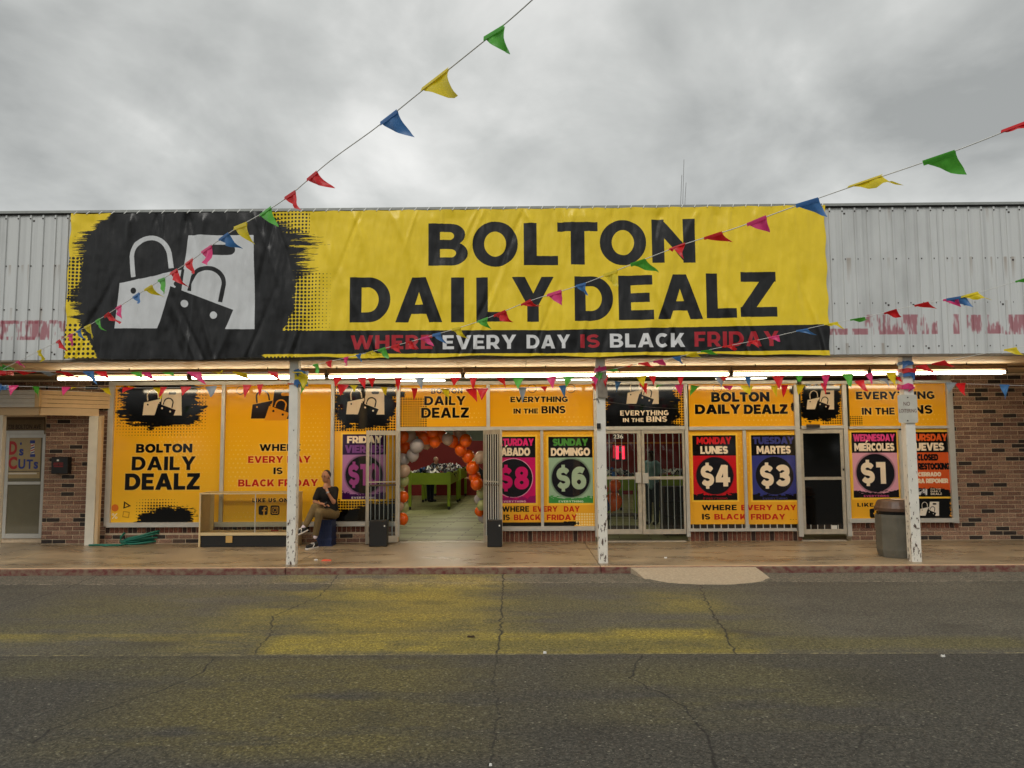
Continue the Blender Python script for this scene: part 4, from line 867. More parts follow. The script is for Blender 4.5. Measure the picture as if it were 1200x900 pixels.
# ---- doors
def glazed_door(px0, px1, py0, py1, gx0, gx1, gy0, gy1, mid, pane_m, label, bars=0, kick=None, m=alu_old, handle=None, Y=-.03):
    """closed leaf in the wall plane; frame mesh > glass, bars, push bar as sub-parts"""
    cx = (px0 + px1) / 2; cy = (py0 + py1) / 2; X = lambda p: WX(p, cy, Y); Z = lambda p: WZ(cx, p, Y)
    f = MB(); t = .05
    f.box(X(px0), X(gx0), Y, Y + t, Z(py1), Z(py0)); f.box(X(gx1), X(px1), Y, Y + t, Z(py1), Z(py0))
    f.box(X(gx0), X(gx1), Y + .001, Y + t - .001, Z(gy0), Z(py0)); f.box(X(gx0), X(gx1), Y + .001, Y + t - .001, Z(py1), Z(gy1))
    d = f.build('door', m, store, bevel=.003); tag(d, label)
    bx('door_glass', X(gx0), X(gx1), Y + .02, Y + .028, Z(gy1), Z(gy0), pane_m, d)
    MB().box(X(gx0), X(gx1), Y - .012, Y + .03, Z(mid + 1.9), Z(mid - 1.6)).build('push_bar', m, d, bevel=.004)
    if bars:
        for k in range(bars):
            p = gx0 + (gx1 - gx0) * (k + .55) / bars
            bx('bar', X(p) - .007, X(p) + .007, Y + .03, Y + .044, Z(gy1), Z(gy0), alu, d)
    return d, X, Z
pbox('door_frame', 707, 803.4, 502.5, 503.6, FY, .05, alu, store)
d1, X_, Z_ = glazed_door(707.6, 752, 503.7, 626, 710.8, 747.6, 508, 620.3, 560, clear, 'left leaf of the closed double doors', 5)
pbox('pull_plate', 744.8, 751.6, 553.8, 566, -.06, -.031, alu, d1, .004)
d2, X_, Z_ = glazed_door(752.6, 803.2, 503.7, 626, 756, 800.8, 508, 620.3, 560, clear, 'right leaf of the closed double doors', 6)
pbox('pull_plate', 753.2, 760, 554.3, 566.5, -.06, -.031, alu, d2, .004)
d3, X3, Z3 = glazed_door(939, 990.4, 502.8, 626, 943, 986.6, 507.8, 620.2, 560.5, dark_glass, 'single door with blacked-out glass', 0)
pbox('door_closer', 946, 961, 497.2, 501.2, -.12, -.06, mat('dark_closer', (66, 58, 50), .4, .4), d3, .004)
pbox('lock', 988, 989.6, 549, 551.5, -.045, -.03, black_box, d3)
pbox('low_glass', 943.2, 986.4, 615, 620.1, -.012, -.003, mat('dark_low_glass', (38, 32, 26), .1), d3)
for k in range(5): pbox('bar', 950 + k * 8, 950.8 + k * 8, 615, 620, -.02, -.013, alu, d3)
pbox('notice', 974, 981, 615.6, 620, -.018, -.0125, mat('white_paper', (220, 218, 210), .7), d3)
# thresholds
bx('threshold', WX(468, 628), WX(570, 628), -.06, .12, ZS - .02, ZS + .012, alu_old, store)
bx('threshold', WX(707, 628), WX(803.5, 628), -.06, .1, ZS - .02, ZS + .014, alu_old, store)
bx('threshold', WX(939, 628), WX(990.5, 628), -.06, .1, ZS - .02, ZS + .014, alu_old, store)

def text_mesh(body, name, m, X0, X1, Z0, Z1, Y, parent=None, offset=0.0, thick=.002):
    """thin lettering from the built-in font, fitted to a box facing the lot"""
    cu = bpy.data.curves.new('t', 'FONT'); cu.body = body; cu.offset = offset; cu.resolution_u = 4; cu.extrude = .02
    o = bpy.data.objects.new('t', cu); C.objects.link(o); bpy.context.view_layer.update()
    me = bpy.data.meshes.new_from_object(o.evaluated_get(bpy.context.evaluated_depsgraph_get())); bpy.data.objects.remove(o); bpy.data.curves.remove(cu)
    co = [v.co.copy() for v in me.vertices]; a0, a1 = min(c.x for c in co), max(c.x for c in co); b0, b1 = min(c.y for c in co), max(c.y for c in co)
    for v in me.vertices: v.co = ((v.co.x - a0) / (a1 - a0) * (X1 - X0) + X0, Y - (thick if v.co.z > 0 else 0), (v.co.y - b0) / (b1 - b0) * (Z1 - Z0) + Z0)
    me.materials.clear(); me.materials.append(m); me.name = name
    o = bpy.data.objects.new(name, me); C.objects.link(o)
    if parent: o.parent = parent; o.matrix_parent_inverse = Matrix.Translation(-world_loc(parent))
    return o
wht = mat('white_vinyl', (226, 226, 220), .5)
def ptext(body, name, m, a, b, c, d, Y, parent, offset=0.0):
    cx, cy = (a + b) / 2, (c + d) / 2
    return text_mesh(body, name, m, WX(a, cy, Y), WX(b, cy, Y), WZ(cx, d, Y), WZ(cx, c, Y), Y, parent, offset)
pbox('number_plate', 718, 731, 508.3, 514.6, -.0145, -.011, mat('dark_number_back', (36, 34, 32), .4), d1)
ptext('236', 'house_number', wht, 719, 730, 509.1, 513.9, -.0165, d1, .012)

# ---- barber shop door in its recess, and the little entry awning over it
YD = .31
bx('recess_jamb', XL_END, xl_door, YD - .03, YD + .02, ZS, WZ(28, 488, 0), alu, store)
pbox('door_header', 4, 52, 487, 495, YD - .02, YD + .1, mat('brown_header', (96, 78, 58), .7), store)
dh = pbox('address_board', 6, 52, 492, 504.5, YD - .04, YD - .021, mat('tan_board', (112, 96, 70), .7, var=.1), store)
ptext('238 BOLTON AVE', 'lettering', mat('brown_lettering', (52, 38, 26), .7), 9.5, 48, 497.5, 502.8, YD - .042, dh, .012)
tan_g = mat('tan_window_film', (168, 148, 106), .25, var=.06, spec=.6)
refl_g = mat('reflecting_glass', (112, 106, 84), .07, var=.05, spec=.9)
pbox('door_frame', 4, 51.5, 504.6, 508.4, YD - .05, YD + .05, alu, store)
db, Xb, Zb = glazed_door(4.5, 51, 508.6, 631, 8.5, 47.5, 513, 625.5, 566, refl_g, 'barber shop door with painted lettering', 0, m=alu, Y=YD - .03)
pbox('upper_film', 8.7, 47.3, 513.2, 560.5, YD - .018, YD - .0125, tan_g, db)
rdv = mat('red_vinyl', (176, 34, 30), .4); blv = mat('blue_vinyl', (34, 52, 130), .4); wv = mat('white_brush_vinyl', (214, 206, 190), .4)
YV = YD - .02
for (s_, m_, a, b, c, d) in [('D', rdv, 10.5, 20, 517, 533), ('C', rdv, 10, 20, 535, 550), ('s', blv, 22.5, 27.5, 526, 534), ("'", blv, 23.5, 25.5, 518.5, 521.5), ('U', blv, 21.5, 29.5, 538, 549.5), ('T', blv, 31, 38.5, 538.5, 549.5), ('s', blv, 39.5, 44.5, 541, 549.5)]:
    ptext(s_, 'letter', m_, a, b, c, d, YV, db, .045 if s_ in 'DC' else .03)
pbox('shop_line', 9, 46, 552, 552.8, YV, YV + .002, mat('dark_vinyl', (48, 40, 34), .5), db); pbox('shop_line', 9, 43, 554, 555.8, YV, YV + .002, wv, db)
pbox('barber_pole', 35.2, 41, 516, 519.6, YV - .001, YV + .003, blv, db); pbox('barber_pole', 36, 40.4, 519.8, 532, YV - .001, YV + .003, wv, db)
for k, c_ in enumerate((rdv, blv, rdv, blv)):
    v = [W(36, 522 + k * 2.8, YV - .002), W(40.4, 520.4 + k * 2.8, YV - .002), W(40.4, 521.8 + k * 2.8, YV - .002), W(36, 523.4 + k * 2.8, YV - .002)]
    MB().add(v, [(3, 2, 1, 0)]).build('stripe', c_, db)
pbox('barber_pole', 35.2, 41, 532.2, 535.5, YV - .001, YV + .003, blv, db)

aw = tag(empty('entry_awning', (WX(60, 470), -.4, 2.8), None, None), 'small white and tan sided awning over the barber shop door', 'awning')
YA = -.85
cA = W(44.5, 467, YA); cB = W(128.5, 475, -.062); xA0 = -11.9
zt = WZ(44, 457, YA); zb_ = WZ(44, 477, YA); sidw = mat('white_siding', (206, 204, 196), .55, var=.05); sidt = mat('tan_siding', (208, 176, 130), .55, var=.05)
nb = 4; bhh = (zt - zb_) / nb
dirn = Vector((cB.x - cA.x, cB.y - cA.y, 0)); nn = Vector((dirn.y, -dirn.x, 0)).normalized()
for k in range(nb):
    za = zb_ + k * bhh; zc_ = za + bhh - .006
    MB().hexa([(xA0, YA - .018, za), (cA.x - .05, YA - .018, za), (cA.x - .05, YA + .02, za), (xA0, YA + .02, za)], [(xA0, YA - .004, zc_), (cA.x - .05, YA - .004, zc_), (cA.x - .05, YA + .02, zc_), (xA0, YA + .02, zc_)]).build('siding_board', sidw, aw)
    p, q = Vector((cA.x, cA.y, 0)) + dirn.normalized() * .05, Vector((cB.x, cB.y, 0)); o1, o2 = nn * .018, nn * .004; i_ = -nn * .02
    MB().hexa([tuple((p + o1) + Vector((0, 0, za))), tuple((q + o1) + Vector((0, 0, za))), tuple((q + i_) + Vector((0, 0, za))), tuple((p + i_) + Vector((0, 0, za)))],
              [tuple((p + o2) + Vector((0, 0, zc_))), tuple((q + o2) + Vector((0, 0, zc_))), tuple((q + i_) + Vector((0, 0, zc_))), tuple((p + i_) + Vector((0, 0, zc_)))]).build('siding_board', sidt, aw)
bx('corner_board', cA.x - .048, cA.x + .04, YA - .022, YA + .06, zb_ - .004, zt + .004, sidt, aw)
def wedge(z0, z1, inset, name, m, back=.0):
    a = (xA0, YA + inset); b = (cA.x - inset * .3, YA + inset); c = (cB.x - inset, -.064); d = (xA0, -.064)
    MB().hexa([(*a, z0), (*b, z0), (*c, z0), (*d, z0)], [(*a, z1), (*b, z1), (*c, z1), (*d, z1)]).build(name, m, aw)
wedge(zt - .015, zt + .004, .022, 'awning_top', sidw); wedge(zb_ - .001, zb_ + .02, .022, 'awning_ceiling', beige)
# beam under the siding follows its edge
def beam(p, q, w, z0, z1, name, m):
    p, q = Vector((*p, 0)), Vector((*q, 0)); d = (q - p).normalized(); n = Vector((d.y, -d.x, 0)) * w / 2
    c = [p + n, q + n, q - n, p - n]; MB().hexa([(v.x, v.y, z0) for v in c], [(v.x, v.y, z1) for v in c]).build(name, m, aw)
bmz1 = zb_ - .004; bmz0 = bmz1 - .15
beam((xA0, YA + .10), (cA.x, YA + .10), .1, bmz0, bmz1, 'beam', beige); beam((cA.x - .01, YA + .105), (WX(116, 480, -.15), -.16), .1, bmz0 + .002, bmz1 - .002, 'beam', beige)
bx('awning_post', WX(103.5, 560, -.2), WX(114, 560, -.2), -.26, -.13, ZS, bmz0, white_smooth, aw, .004)
bx('awning_post', WX(114.3, 560, -.2), WX(118, 560, -.2), -.24, -.15, ZS, bmz0, beige, aw)
bx('awning_post', WX(-10, 560, YA), WX(-1.5, 560, YA), YA + .04, YA + .15, ZS, bmz0, white_smooth, aw, .004)
o = pbox('mailbox', 60, 79, 535.5, 555.3, -.16, -.012, black_box, None, .008); tag(o, 'black wall mailbox with small red print on the brick by the barber shop door', 'mailbox')
rpm = mat('dark_red_print', (130, 26, 26), .5)
for (a, b, c) in ((63, 74, 542.2), (62.5, 68, 544.2), (69, 74, 544.2), (63, 74, 546.2)): pbox('red_print', a, b, c, c + 1.1, -.1625, -.1601, rpm, o)
pbox('lock', 66.6, 68.8, 538.4, 540.4, -.166, -.161, wht, o)

# ---- light fixtures under the canopy (lit)
tube_m = emis('lit_tube', (1.0, .84, .58, 1), 17.0)
fix_m = mat('fixture_metal', (120, 92, 60), .5, var=.1)
cap_m = mat('tube_end', (70, 58, 40), .5)
YL = -1.62; ZL = WZ(640, 440, YL)
segs = [(70, 220.5), (226.5, 381), (386.5, 540), (545.5, 698), (702.5, 853), (858.5, 1014.5), (1019.5, 1176)]
for a, b in segs:
    x0, x1 = WX(a, 438, YL), WX(b, 438, YL)
    f = tag(empty('tube_light', ((x0 + x1) / 2, YL, ZL), None, None, None), None, 'light', 'tube lights in a row under the canopy')
    f['label'] = 'lit fluorescent tube light under the canopy, one of the row of seven'
    bx('housing', x0 - .03, x1 + .03, YL - .07, YL + .07, ZL + .055, Z_SOF - .012, fix_m, f)
    mb = MB(); mb.tube([(x0, YL - .035, ZL), (x1, YL - .035, ZL)], .026, 10); mb.tube([(x0, YL + .045, ZL), (x1, YL + .045, ZL)], .026, 10); mb.build('tube', tube_m, f)
    for xe in (x0 - .02, x1 + .02): bx('lampholder', xe - .018, xe + .018, YL - .07, YL + .08, ZL - .03, ZL + .053, cap_m, f)
names = ['leftmost', 'second from the left', 'third from the left', 'middle', 'third from the right', 'second from the right', 'rightmost']
for o, n_ in zip([o for o in C.objects if o.name.startswith('tube_light')], names): o['label'] = 'lit tube light under the canopy, %s of the seven' % n_

# ---- the banner: cloth grid hung over the fascia, creased
def make_banner():
    m = banner_print(); rng = np.random.default_rng(4)
    TL, TR, BRt, BLt = W(85, 250.5, YBN), W(965.5, 240.5, YBN), W(972.5, 415, YBN), W(76, 421.5, YBN)
    nx, nz = 620, 110; H = vnoise(nz + 1, nx + 1, 50, 9, rng, 4, .55) - .5; H2 = vnoise(nz + 1, nx + 1, 26, 30, rng, 4) - .5
    vs = []; ties = np.linspace(0, 1, 21)
    ridges = [(random.random(), random.uniform(-.30, .30), random.uniform(.006, .016), random.uniform(.3, 1.), random.choice((0, 1))) for _ in range(90)]
    for j in range(nz + 1):
        v = j / nz
        for i in range(nx + 1):
            u = i / nx; p = (BLt.lerp(BRt, u)).lerp(TL.lerp(TR, u), v)
            d = H[j, i] * .07 + H2[j, i] * .035
            for (c, sl, wd, L_, top) in ridges:
                s_ = (1 - v) if not top else v
                k = max(0.0, 1 - s_ / L_); x_ = (u - c - sl * s_ * .35) / (wd * (.25 + s_ * .5))
                if abs(x_) < 3: d += .024 * k * (1 if int(c * 1000) % 3 else -1) * math.exp(-x_ * x_)
            d *= min(1, (1 - v) * 14 + .12)
            ph = (u * 20) % 1.0
            sag = -.014 * math.sin(PI * ph) * max(0, 1 - (1 - v) * 20) + (.010 * math.sin(u * 61) + .012 * math.sin(u * 23 + 1)) * max(0, 1 - v * 12)
            edge = (.012 * math.sin(v * 30)) * (max(0, 1 - u * 60) - max(0, 1 - (1 - u) * 60))
            vs.append((p.x + edge, p.y - d - .02, p.z + sag))
    fs = [(j * (nx + 1) + i, j * (nx + 1) + i + 1, (j + 1) * (nx + 1) + i + 1, (j + 1) * (nx + 1) + i) for j in range(nz) for i in range(nx)]
    root = tag(empty('store_banner', ((TL.x + TR.x) / 2, YBN, BLt.z), None, None), 'huge yellow and black vinyl banner with shopping bags tied across the metal fascia', 'banner')
    MB().add(vs, fs).build('banner_sheet', m, root, smooth=True)
    tm = mat('white_cord', (220, 220, 214), .6); tz = MB()
    for u in np.linspace(.003, .997, 60):
        p = TL.lerp(TR, u); tz.tube([(p.x, p.y - .03, p.z - .02), (p.x + .03, p.y + .02, p.z + .045)], .007, 5)
    tag(tz.build('ties', tm, root), kind='stuff')
make_banner()

# ================================================================== INTERIOR
inside = tag(empty('store_room', ((WX(467, 600) + 8) / 2, 6, ZS), None, None), None, None, kind='structure')
XI0, XI1, YI1, ZI1 = -9.5, 8.5, 15.5, 3.75
fl = bpy.data.materials.new('plank_floor'); fl.use_nodes = True
def floor_mat(m):
    N = m.node_tree.nodes; L = m.node_tree.links; b = N['Principled BSDF']; b.inputs['Roughness'].default_value = .45
    geo = N.new('ShaderNodeNewGeometry'); br = N.new('ShaderNodeTexBrick'); mp = N.new('ShaderNodeMapping'); mp.inputs['Rotation'].default_value = (0, 0, math.radians(4))
    L.new(geo.outputs['Position'], mp.inputs[0]); L.new(mp.outputs[0], br.inputs['Vector']); br.offset = .37; br.inputs['Scale'].default_value = 1
    br.inputs['Color1'].default_value = srgb(160, 162, 112); br.inputs['Color2'].default_value = srgb(84, 74, 44); br.inputs['Mortar'].default_value = srgb(58, 50, 30)
    br.inputs['Mortar Size'].default_value = .012; br.inputs['Mortar Smooth'].default_value = .3; br.inputs['Bias'].default_value = -.35; br.inputs['Brick Width'].default_value = 1.0; br.inputs['Row Height'].default_value = .26
    L.new(br.outputs[0], b.inputs['Base Color'])
floor_mat(fl)
def room_part(name, x0, x1, y0, y1, z0, z1, m): return bx(name, x0, x1, y0, y1, z0, z1, m, inside)
red_w = mat('dark_red_wall', (120, 22, 20), .7, var=.08, scale=2); grn_w = mat('grey_wall', (92, 98, 84), .8, var=.1)
room_part('room_floor', XI0, XI1, .345, YI1, ZS - .05, ZS + .001, fl)
zr = WZ(555, 516.5, YI1)
room_part('red_wall', XI0, -1.2, YI1, YI1 + .1, ZS, zr, red_w); room_part('upper_wall', XI0, -1.2, YI1 + .002, YI1 + .1, zr, ZI1, grn_w)
room_part('red_wall', -1.2, XI1, YI1, YI1 + .1, ZS, ZI1, red_w)
room_part('side_wall', XI0 - .1, XI0, .3, YI1, ZS, ZI1, grn_w); room_part('side_wall', XI1, XI1 + .1, .3, YI1, ZS, ZI1, red_w)
room_part('room_ceiling', XI0, XI1, .25, YI1, ZI1, ZI1 + .05, mat('ceiling_tile', (110, 110, 100), .9, var=.1))
pbox('wall_stripe', 700, 810, 518, 520, YI1 - .02, YI1 - .001, mat('orange_stripe', (196, 110, 30), .6), inside)
clp = emis('ceiling_light_panel', (1.0, .92, .74, 1), 28.0)
clp2 = emis('dim_ceiling_light_panel', (1.0, .88, .66, 1), 9.0)
for xx in (-6.5, -2.5, 1.5, 5.5):
    for yy in (3.5, 8.0, 12.5): bx('ceiling_light', xx - .6, xx + .6, yy - .15, yy + .15, ZI1 - .03, ZI1 - .005, clp if xx < 0 else clp2, inside)
# backing of the printed panes, so that the room shows only through real openings
for (a, b, c, d) in [(125, 466, 448, 614), (466, 1119, 448, 501), (572, 698, 501, 622), (805, 936, 501, 622), (992, 1119, 501, 614)]:
    pbox('window_backing', a, b, c, d, .075, .09, grn_w, inside)

# ---- bin tables heaped with clothes
green = mat('green_painted_wood', (134, 160, 32), .5, var=.1, scale=3)
cloth_cols = [mat('cloth_white', (205, 203, 196), .9), mat('cloth_navy', (30, 36, 60), .9), mat('cloth_grey', (110, 112, 116), .9), mat('cloth_black', (22, 22, 24), .9), mat('cloth_red', (130, 30, 36), .9), mat('cloth_blue', (40, 84, 140), .9), mat('cloth_tan', (150, 130, 100), .9)]
caster_m = mat('caster', (30, 30, 32), .5)
def bin_table(x0, x1, y0, y1, h, label, clabel, seed, group='green bin tables'):
    t = tag(empty('bin_table', ((x0 + x1) / 2, (y0 + y1) / 2, ZS), None, None), label, 'table', group)
    z1 = ZS + h; z0 = z1 - .36; w = .09
    for n_, a in (('side_board', (x0, x1, y0, y0 + .03)), ('side_board', (x0, x1, y1 - .03, y1)), ('side_board', (x0, x0 + .03, y0 + .031, y1 - .031)), ('side_board', (x1 - .03, x1, y0 + .031, y1 - .031))):
        bx(n_, *a, z0, z1, green, t)
    bx('bin_floor', x0 + .03, x1 - .03, y0 + .03, y1 - .03, z0 + .02, z0 + .05, green, t)
    for lx in (x0 - .004, x1 - w + .004):
        for ly in (y0 - .004, y1 - w + .004):
            l = bx('leg', lx, lx + w, ly, ly + w, ZS + .10, z0 - .002, green, t)
            bx('leg_post', lx - .01, lx + w + .01, ly - .012, ly + w * .5, z0, z1 + .03, green, t)
            MB().lathe([(0, 0), (.035, .01), (.045, .05), (.035, .095), (0, .10)], 10, (lx + w / 2, ly + w / 2, ZS)).build('caster', caster_m, l)
    r = random.Random(seed); mb = MB(); nx_ = int((x1 - x0) * (y1 - y0) * 52)
    for _ in range(nx_):
        cx = r.uniform(x0 + .1, x1 - .1); cy = r.uniform(y0 + .1, y1 - .1); hh = z1 - .06 + .16 * math.sin((cx - x0) / (x1 - x0) * PI) * r.uniform(.3, 1.3); s = r.uniform(.08, .24)
        a = r.uniform(0, PI * 2); n = 5; g = []
        for j in range(n + 1):
            for i in range(n + 1):
                u, v = (i / n - .5) * s * 1.5, (j / n - .5) * s
                g.append((cx + u * math.cos(a) - v * math.sin(a), cy + u * math.sin(a) + v * math.cos(a), hh + .05 * math.sin(u * 30 + a * 7) + .04 * math.cos(v * 37 + a) - (u * u + v * v) * 1.8 + r.uniform(-.012, .012)))
        mb.add(g, [(j * (n + 1) + i, j * (n + 1) + i + 1, (j + 1) * (n + 1) + i + 1, (j + 1) * (n + 1) + i) for j in range(n) for i in range(n)], r.choice((0, 0, 0, 1, 1, 2, 2, 3, 3, 3, 4, 5, 6)))
    mb.box(x0 + .04, x1 - .04, y0 + .04, y1 - .04, z0 + .06, z1 - .1, 3)
    o = mb.build('clothes_heap', cloth_cols); tag(o, clabel, 'clothes', None, 'stuff')
tz = WX(478.5, 560, 8.2)
bin_table(WX(478.5, 575, 8.2), WX(527.5, 575, 8.2), 8.2, 11.5, 1.13, 'nearest green bin table in the open doorway, heaped with clothes', 'heap of mixed clothes in the nearest bin', 1)
bin_table(WX(478.5, 575, 8.2) + .02, WX(527.5, 575, 8.2) + .02, 12.0, 15.1, 1.13, 'green bin table behind the nearest one in the doorway', 'heap of mixed clothes in the second bin', 2)
bin_table(-6.6, -4.7, 10.5, 13.8, 1.13, 'green bin table at the far left of the open doorway', 'heap of clothes in the far left bin', 3)
bin_table(WX(712, 560, 4.6), WX(746, 560, 4.6), 4.6, 7.6, 1.12, 'green bin table behind the left leaf of the glass doors', 'heap of clothes behind the left glass door', 4)
bin_table(WX(770, 560, 7.5), WX(806, 560, 7.5) + .6, 7.5, 9.5, 1.05, 'green bin table behind the right leaf of the glass doors', 'heap of clothes behind the right glass door', 5)

# ---- balloon arch inside the entrance
bal = tag(empty('balloon_arch', (WX(517, 620, .5), .5, ZS), None, None), 'balloon arch of orange, cream, grey and green balloons round the open entrance', 'balloons')
def balloon_mat(n, c):
    m = mat(n, c, .18, spec=.6); m.node_tree.nodes['Principled BSDF'].inputs['Subsurface Weight'].default_value = .15; m.node_tree.nodes['Principled BSDF'].inputs['Subsurface Radius'].default_value = (.05, .03, .02); return m
BM = {'O': balloon_mat('orange_balloon', (246, 104, 14)), 'C': balloon_mat('cream_balloon', (196, 170, 150)), 'W': balloon_mat('grey_balloon', (186, 180, 184)), 'G': balloon_mat('pale_green_balloon', (176, 188, 128)), 'B': balloon_mat('blue_balloon', (26, 40, 90))}
def balloon_mesh(c):
    prof = [(0, -.5 * 1.1)]
    prof = [(.03, -.62), (.05, -.60), (.02, -.57), (.06, -.54)] + [(.5 * math.cos(math.radians(a)) * (1 - .06 * max(0, -math.sin(math.radians(a)))), .56 * math.sin(math.radians(a))) for a in range(-80, 85, 10)] + [(0.0, .56)]
    return MB().lathe(prof, 22).mesh('balloon', BM[c], True)
bmesh_ = {c: balloon_mesh(c) for c in BM}
BLS = [(180, 180, 'O', 40), (228, 175, 'C', 41), (198, 252, 'O', 40), (272, 240, 'W', 46), (245, 300, 'W', 42), (183, 330, 'W', 42), (187, 405, 'C', 42), (183, 470, 'G', 38), (155, 540, 'G', 40), (183, 575, 'O', 36), (150, 632, 'C', 38),
       (183, 648, 'G', 36), (178, 720, 'O', 38), (325, 190, 'O', 41), (334, 228, 'C', 32), (392, 212, 'O', 38), (430, 175, 'O', 41), (300, 145, 'O', 40), (475, 195, 'C', 38), (507, 210, 'O', 40), (555, 150, 'C', 45), (595, 205, 'O', 41), (562, 265, 'O', 40), (612, 310, 'O', 43),
       (692, 315, 'C', 41), (640, 385, 'O', 43), (655, 445, 'O', 40), (668, 490, 'O', 41), (703, 550, 'G', 36), (682, 592, 'W', 32), (703, 630, 'G', 34), (684, 672, 'O', 30), (706, 712, 'W', 32), (378, 150, 'O', 38), (655, 345, 'G', 30)]
for i, (zx, zy, c, r) in enumerate(BLS):
    yy = .42 + (i % 3) * .13 + (.12 if r < 37 else 0); p = W(440 + zx / 5.625, 480 + zy / 5.625, yy); s = 2 * r / 5.625 * (yy + 15.6) / FPX
    ax = Vector((random.uniform(-.7, .7), random.uniform(-.5, .5), 1)).to_track_quat('Z', 'Y').to_matrix()
    place(bmesh_[c], 'balloon', p, ax, bal, (s, s, s * .98))
b2 = tag(empty('balloon_bunch', (WX(720, 600, .8), .8, ZS), None, None), 'bunch of orange and blue balloons behind the left leaf of the glass doors', 'balloons')
for (x, y, c, r) in [(720.5, 569, 'O', 7), (719, 588, 'O', 10), (709, 592, 'B', 7.5), (708, 574, 'O', 5)]:
    p = W(x, y, .8 + random.uniform(-.1, .1)); s = 2 * r * 16.4 / FPX; place(bmesh_[c], 'balloon', p, Matrix.Rotation(random.uniform(-.5, .5), 3, 'Y'), b2, (s, s, s))

# ---- open barred doors, each swung outwards
def open_leaf(hx, sx, ex, yy, label, seed):
    """hinge at photo x = hx in the wall plane, free edge at photo x = ex at depth yy"""
    H = Vector((WX(hx, 560), -.05, 0)); E = Vector((WX(ex, 560, yy), yy, 0)); z0 = ZS + .02; z1 = WZ(517, 504.5)
    u = (E - H); Lw = u.length; u.normalize(); n = Vector((u.y, -u.x, 0))
    def slab(name, a, b, c, d, t0, t1, m, parent=None, bevel=0):
        q = [H + u * a + n * t0, H + u * b + n * t0, H + u * b + n * t1, H + u * a + n * t1]
        if (q[1] - q[0]).cross(q[2] - q[1]).z < 0: q = q[::-1]
        return MB().hexa([(p.x, p.y, c) for p in q], [(p.x, p.y, d) for p in q]).build(name, m, parent, bevel=bevel)
    r = empty('barred_door', (H.x, H.y, z0), label, 'door', 'open barred doors of the entrance')
    r['category'] = 'door'; zm = ZS + (z1 - ZS) * .53
    slab('stile', 0, .05, z0, z1, -.022, .022, alu_old, r); slab('stile', Lw - .055, Lw, z0, z1, -.022, .022, alu_old, r)
    slab('top_rail', .05, Lw - .055, z1 - .09, z1, -.02, .02, alu_old, r); slab('bottom_rail', .05, Lw - .055, z0, z0 + .13, -.02, .02, alu_old, r)
    slab('push_bar', .05, Lw - .055, zm - .05, zm - .015, -.05, .02, mat('dull_bar_metal', (104, 90, 74), .4, .6), r); slab('push_bar', .05, Lw - .055, zm + .02, zm + .045, -.02, .02, alu_old, r)
    k = 6
    for i in range(k):
        a = .06 + (Lw - .12) * (i + .5) / k; slab('bar', a - .007, a + .007, z0 + .13, z1 - .09, .008, .022, wht, r)
    slab('glass', .05, Lw - .055, z0 + .13, z1 - .09, -.004, .004, clear, r)
    return H, E
open_leaf(466.5, 1, 429, -.36, 'open barred glass door swung out in front of the Friday sheet', 1)
open_leaf(567.5, 1, 587.5, -.58, 'open barred glass door swung out in front of the Saturday sheet', 2)
def door_box(px0, px1, py0, py1, yy, d, label):
    x0, x1 = WX(px0, py1, yy), WX(px1, py1, yy); z1 = WZ((px0 + px1) / 2, py0, yy)
    o = MB().box(x0, x1, yy, yy + d, ZS + .002, z1).build('stopper_box', black_box, None, bevel=.01)
    tag(o, label, 'box', 'black boxes holding the doors open'); bx('label_spot', x1 - .06, x1 - .035, yy - .003, yy + .002, z1 - .12, z1 - .09, wht, o)
door_box(432.3, 453.3, 610, 637, -.66, .2, 'black box standing in front of the open door by the Friday sheet')
door_box(571, 588.3, 609.5, 636, -.80, .16, 'black box standing in front of the open door by the Saturday sheet')
sh = tag(empty('added_shelf_unit', (WX(790, 600, 1.3), 1.3, ZS), None, None), 'dark brown shelf unit added behind the right leaf of the glass doors to dim the floor', 'shelf')  # added dark shelves that dim the floor seen through the doors
shm = mat('dark_shelf_wood', (52, 42, 30), .7, var=.15); sx0, sx1 = WX(776, 600, 1.3), WX(806, 600, 1.3)
for xx in (sx0, (sx0 + sx1) / 2, sx1): bx('upright', xx - .015, xx + .015, 1.1, 1.5, ZS + .002, 1.18, shm, sh)
bx('back_panel', sx0 + .016, sx1 - .016, 1.47, 1.49, ZS + .03, 1.16, mat('shelf_back', (84, 72, 50), .8), sh)
for zz in (.2, .52, .85, 1.17): bx('shelf_board', sx0 - .002, sx1 + .002, 1.101, 1.469, zz - .012, zz + .012, shm, sh)
bn = tag(empty('added_dark_stand', (WX(728, 600, 1.8), 1.8, ZS), None, None), 'low dark stand added behind the left leaf of the glass doors for unclear clutter', 'stand')  # added dark stand in place of unclear clutter
for k_, zz in enumerate((.22, .50)): bx('shelf_board', WX(712, 600, 1.6), WX(750, 600, 1.6), 1.6, 2.2, zz, zz + .03, shm, bn)
for xx in (WX(713, 600, 1.6), WX(749, 600, 1.6)): bx('leg', xx - .012, xx + .012, 1.62, 1.66, ZS + .002, .499, shm, bn)
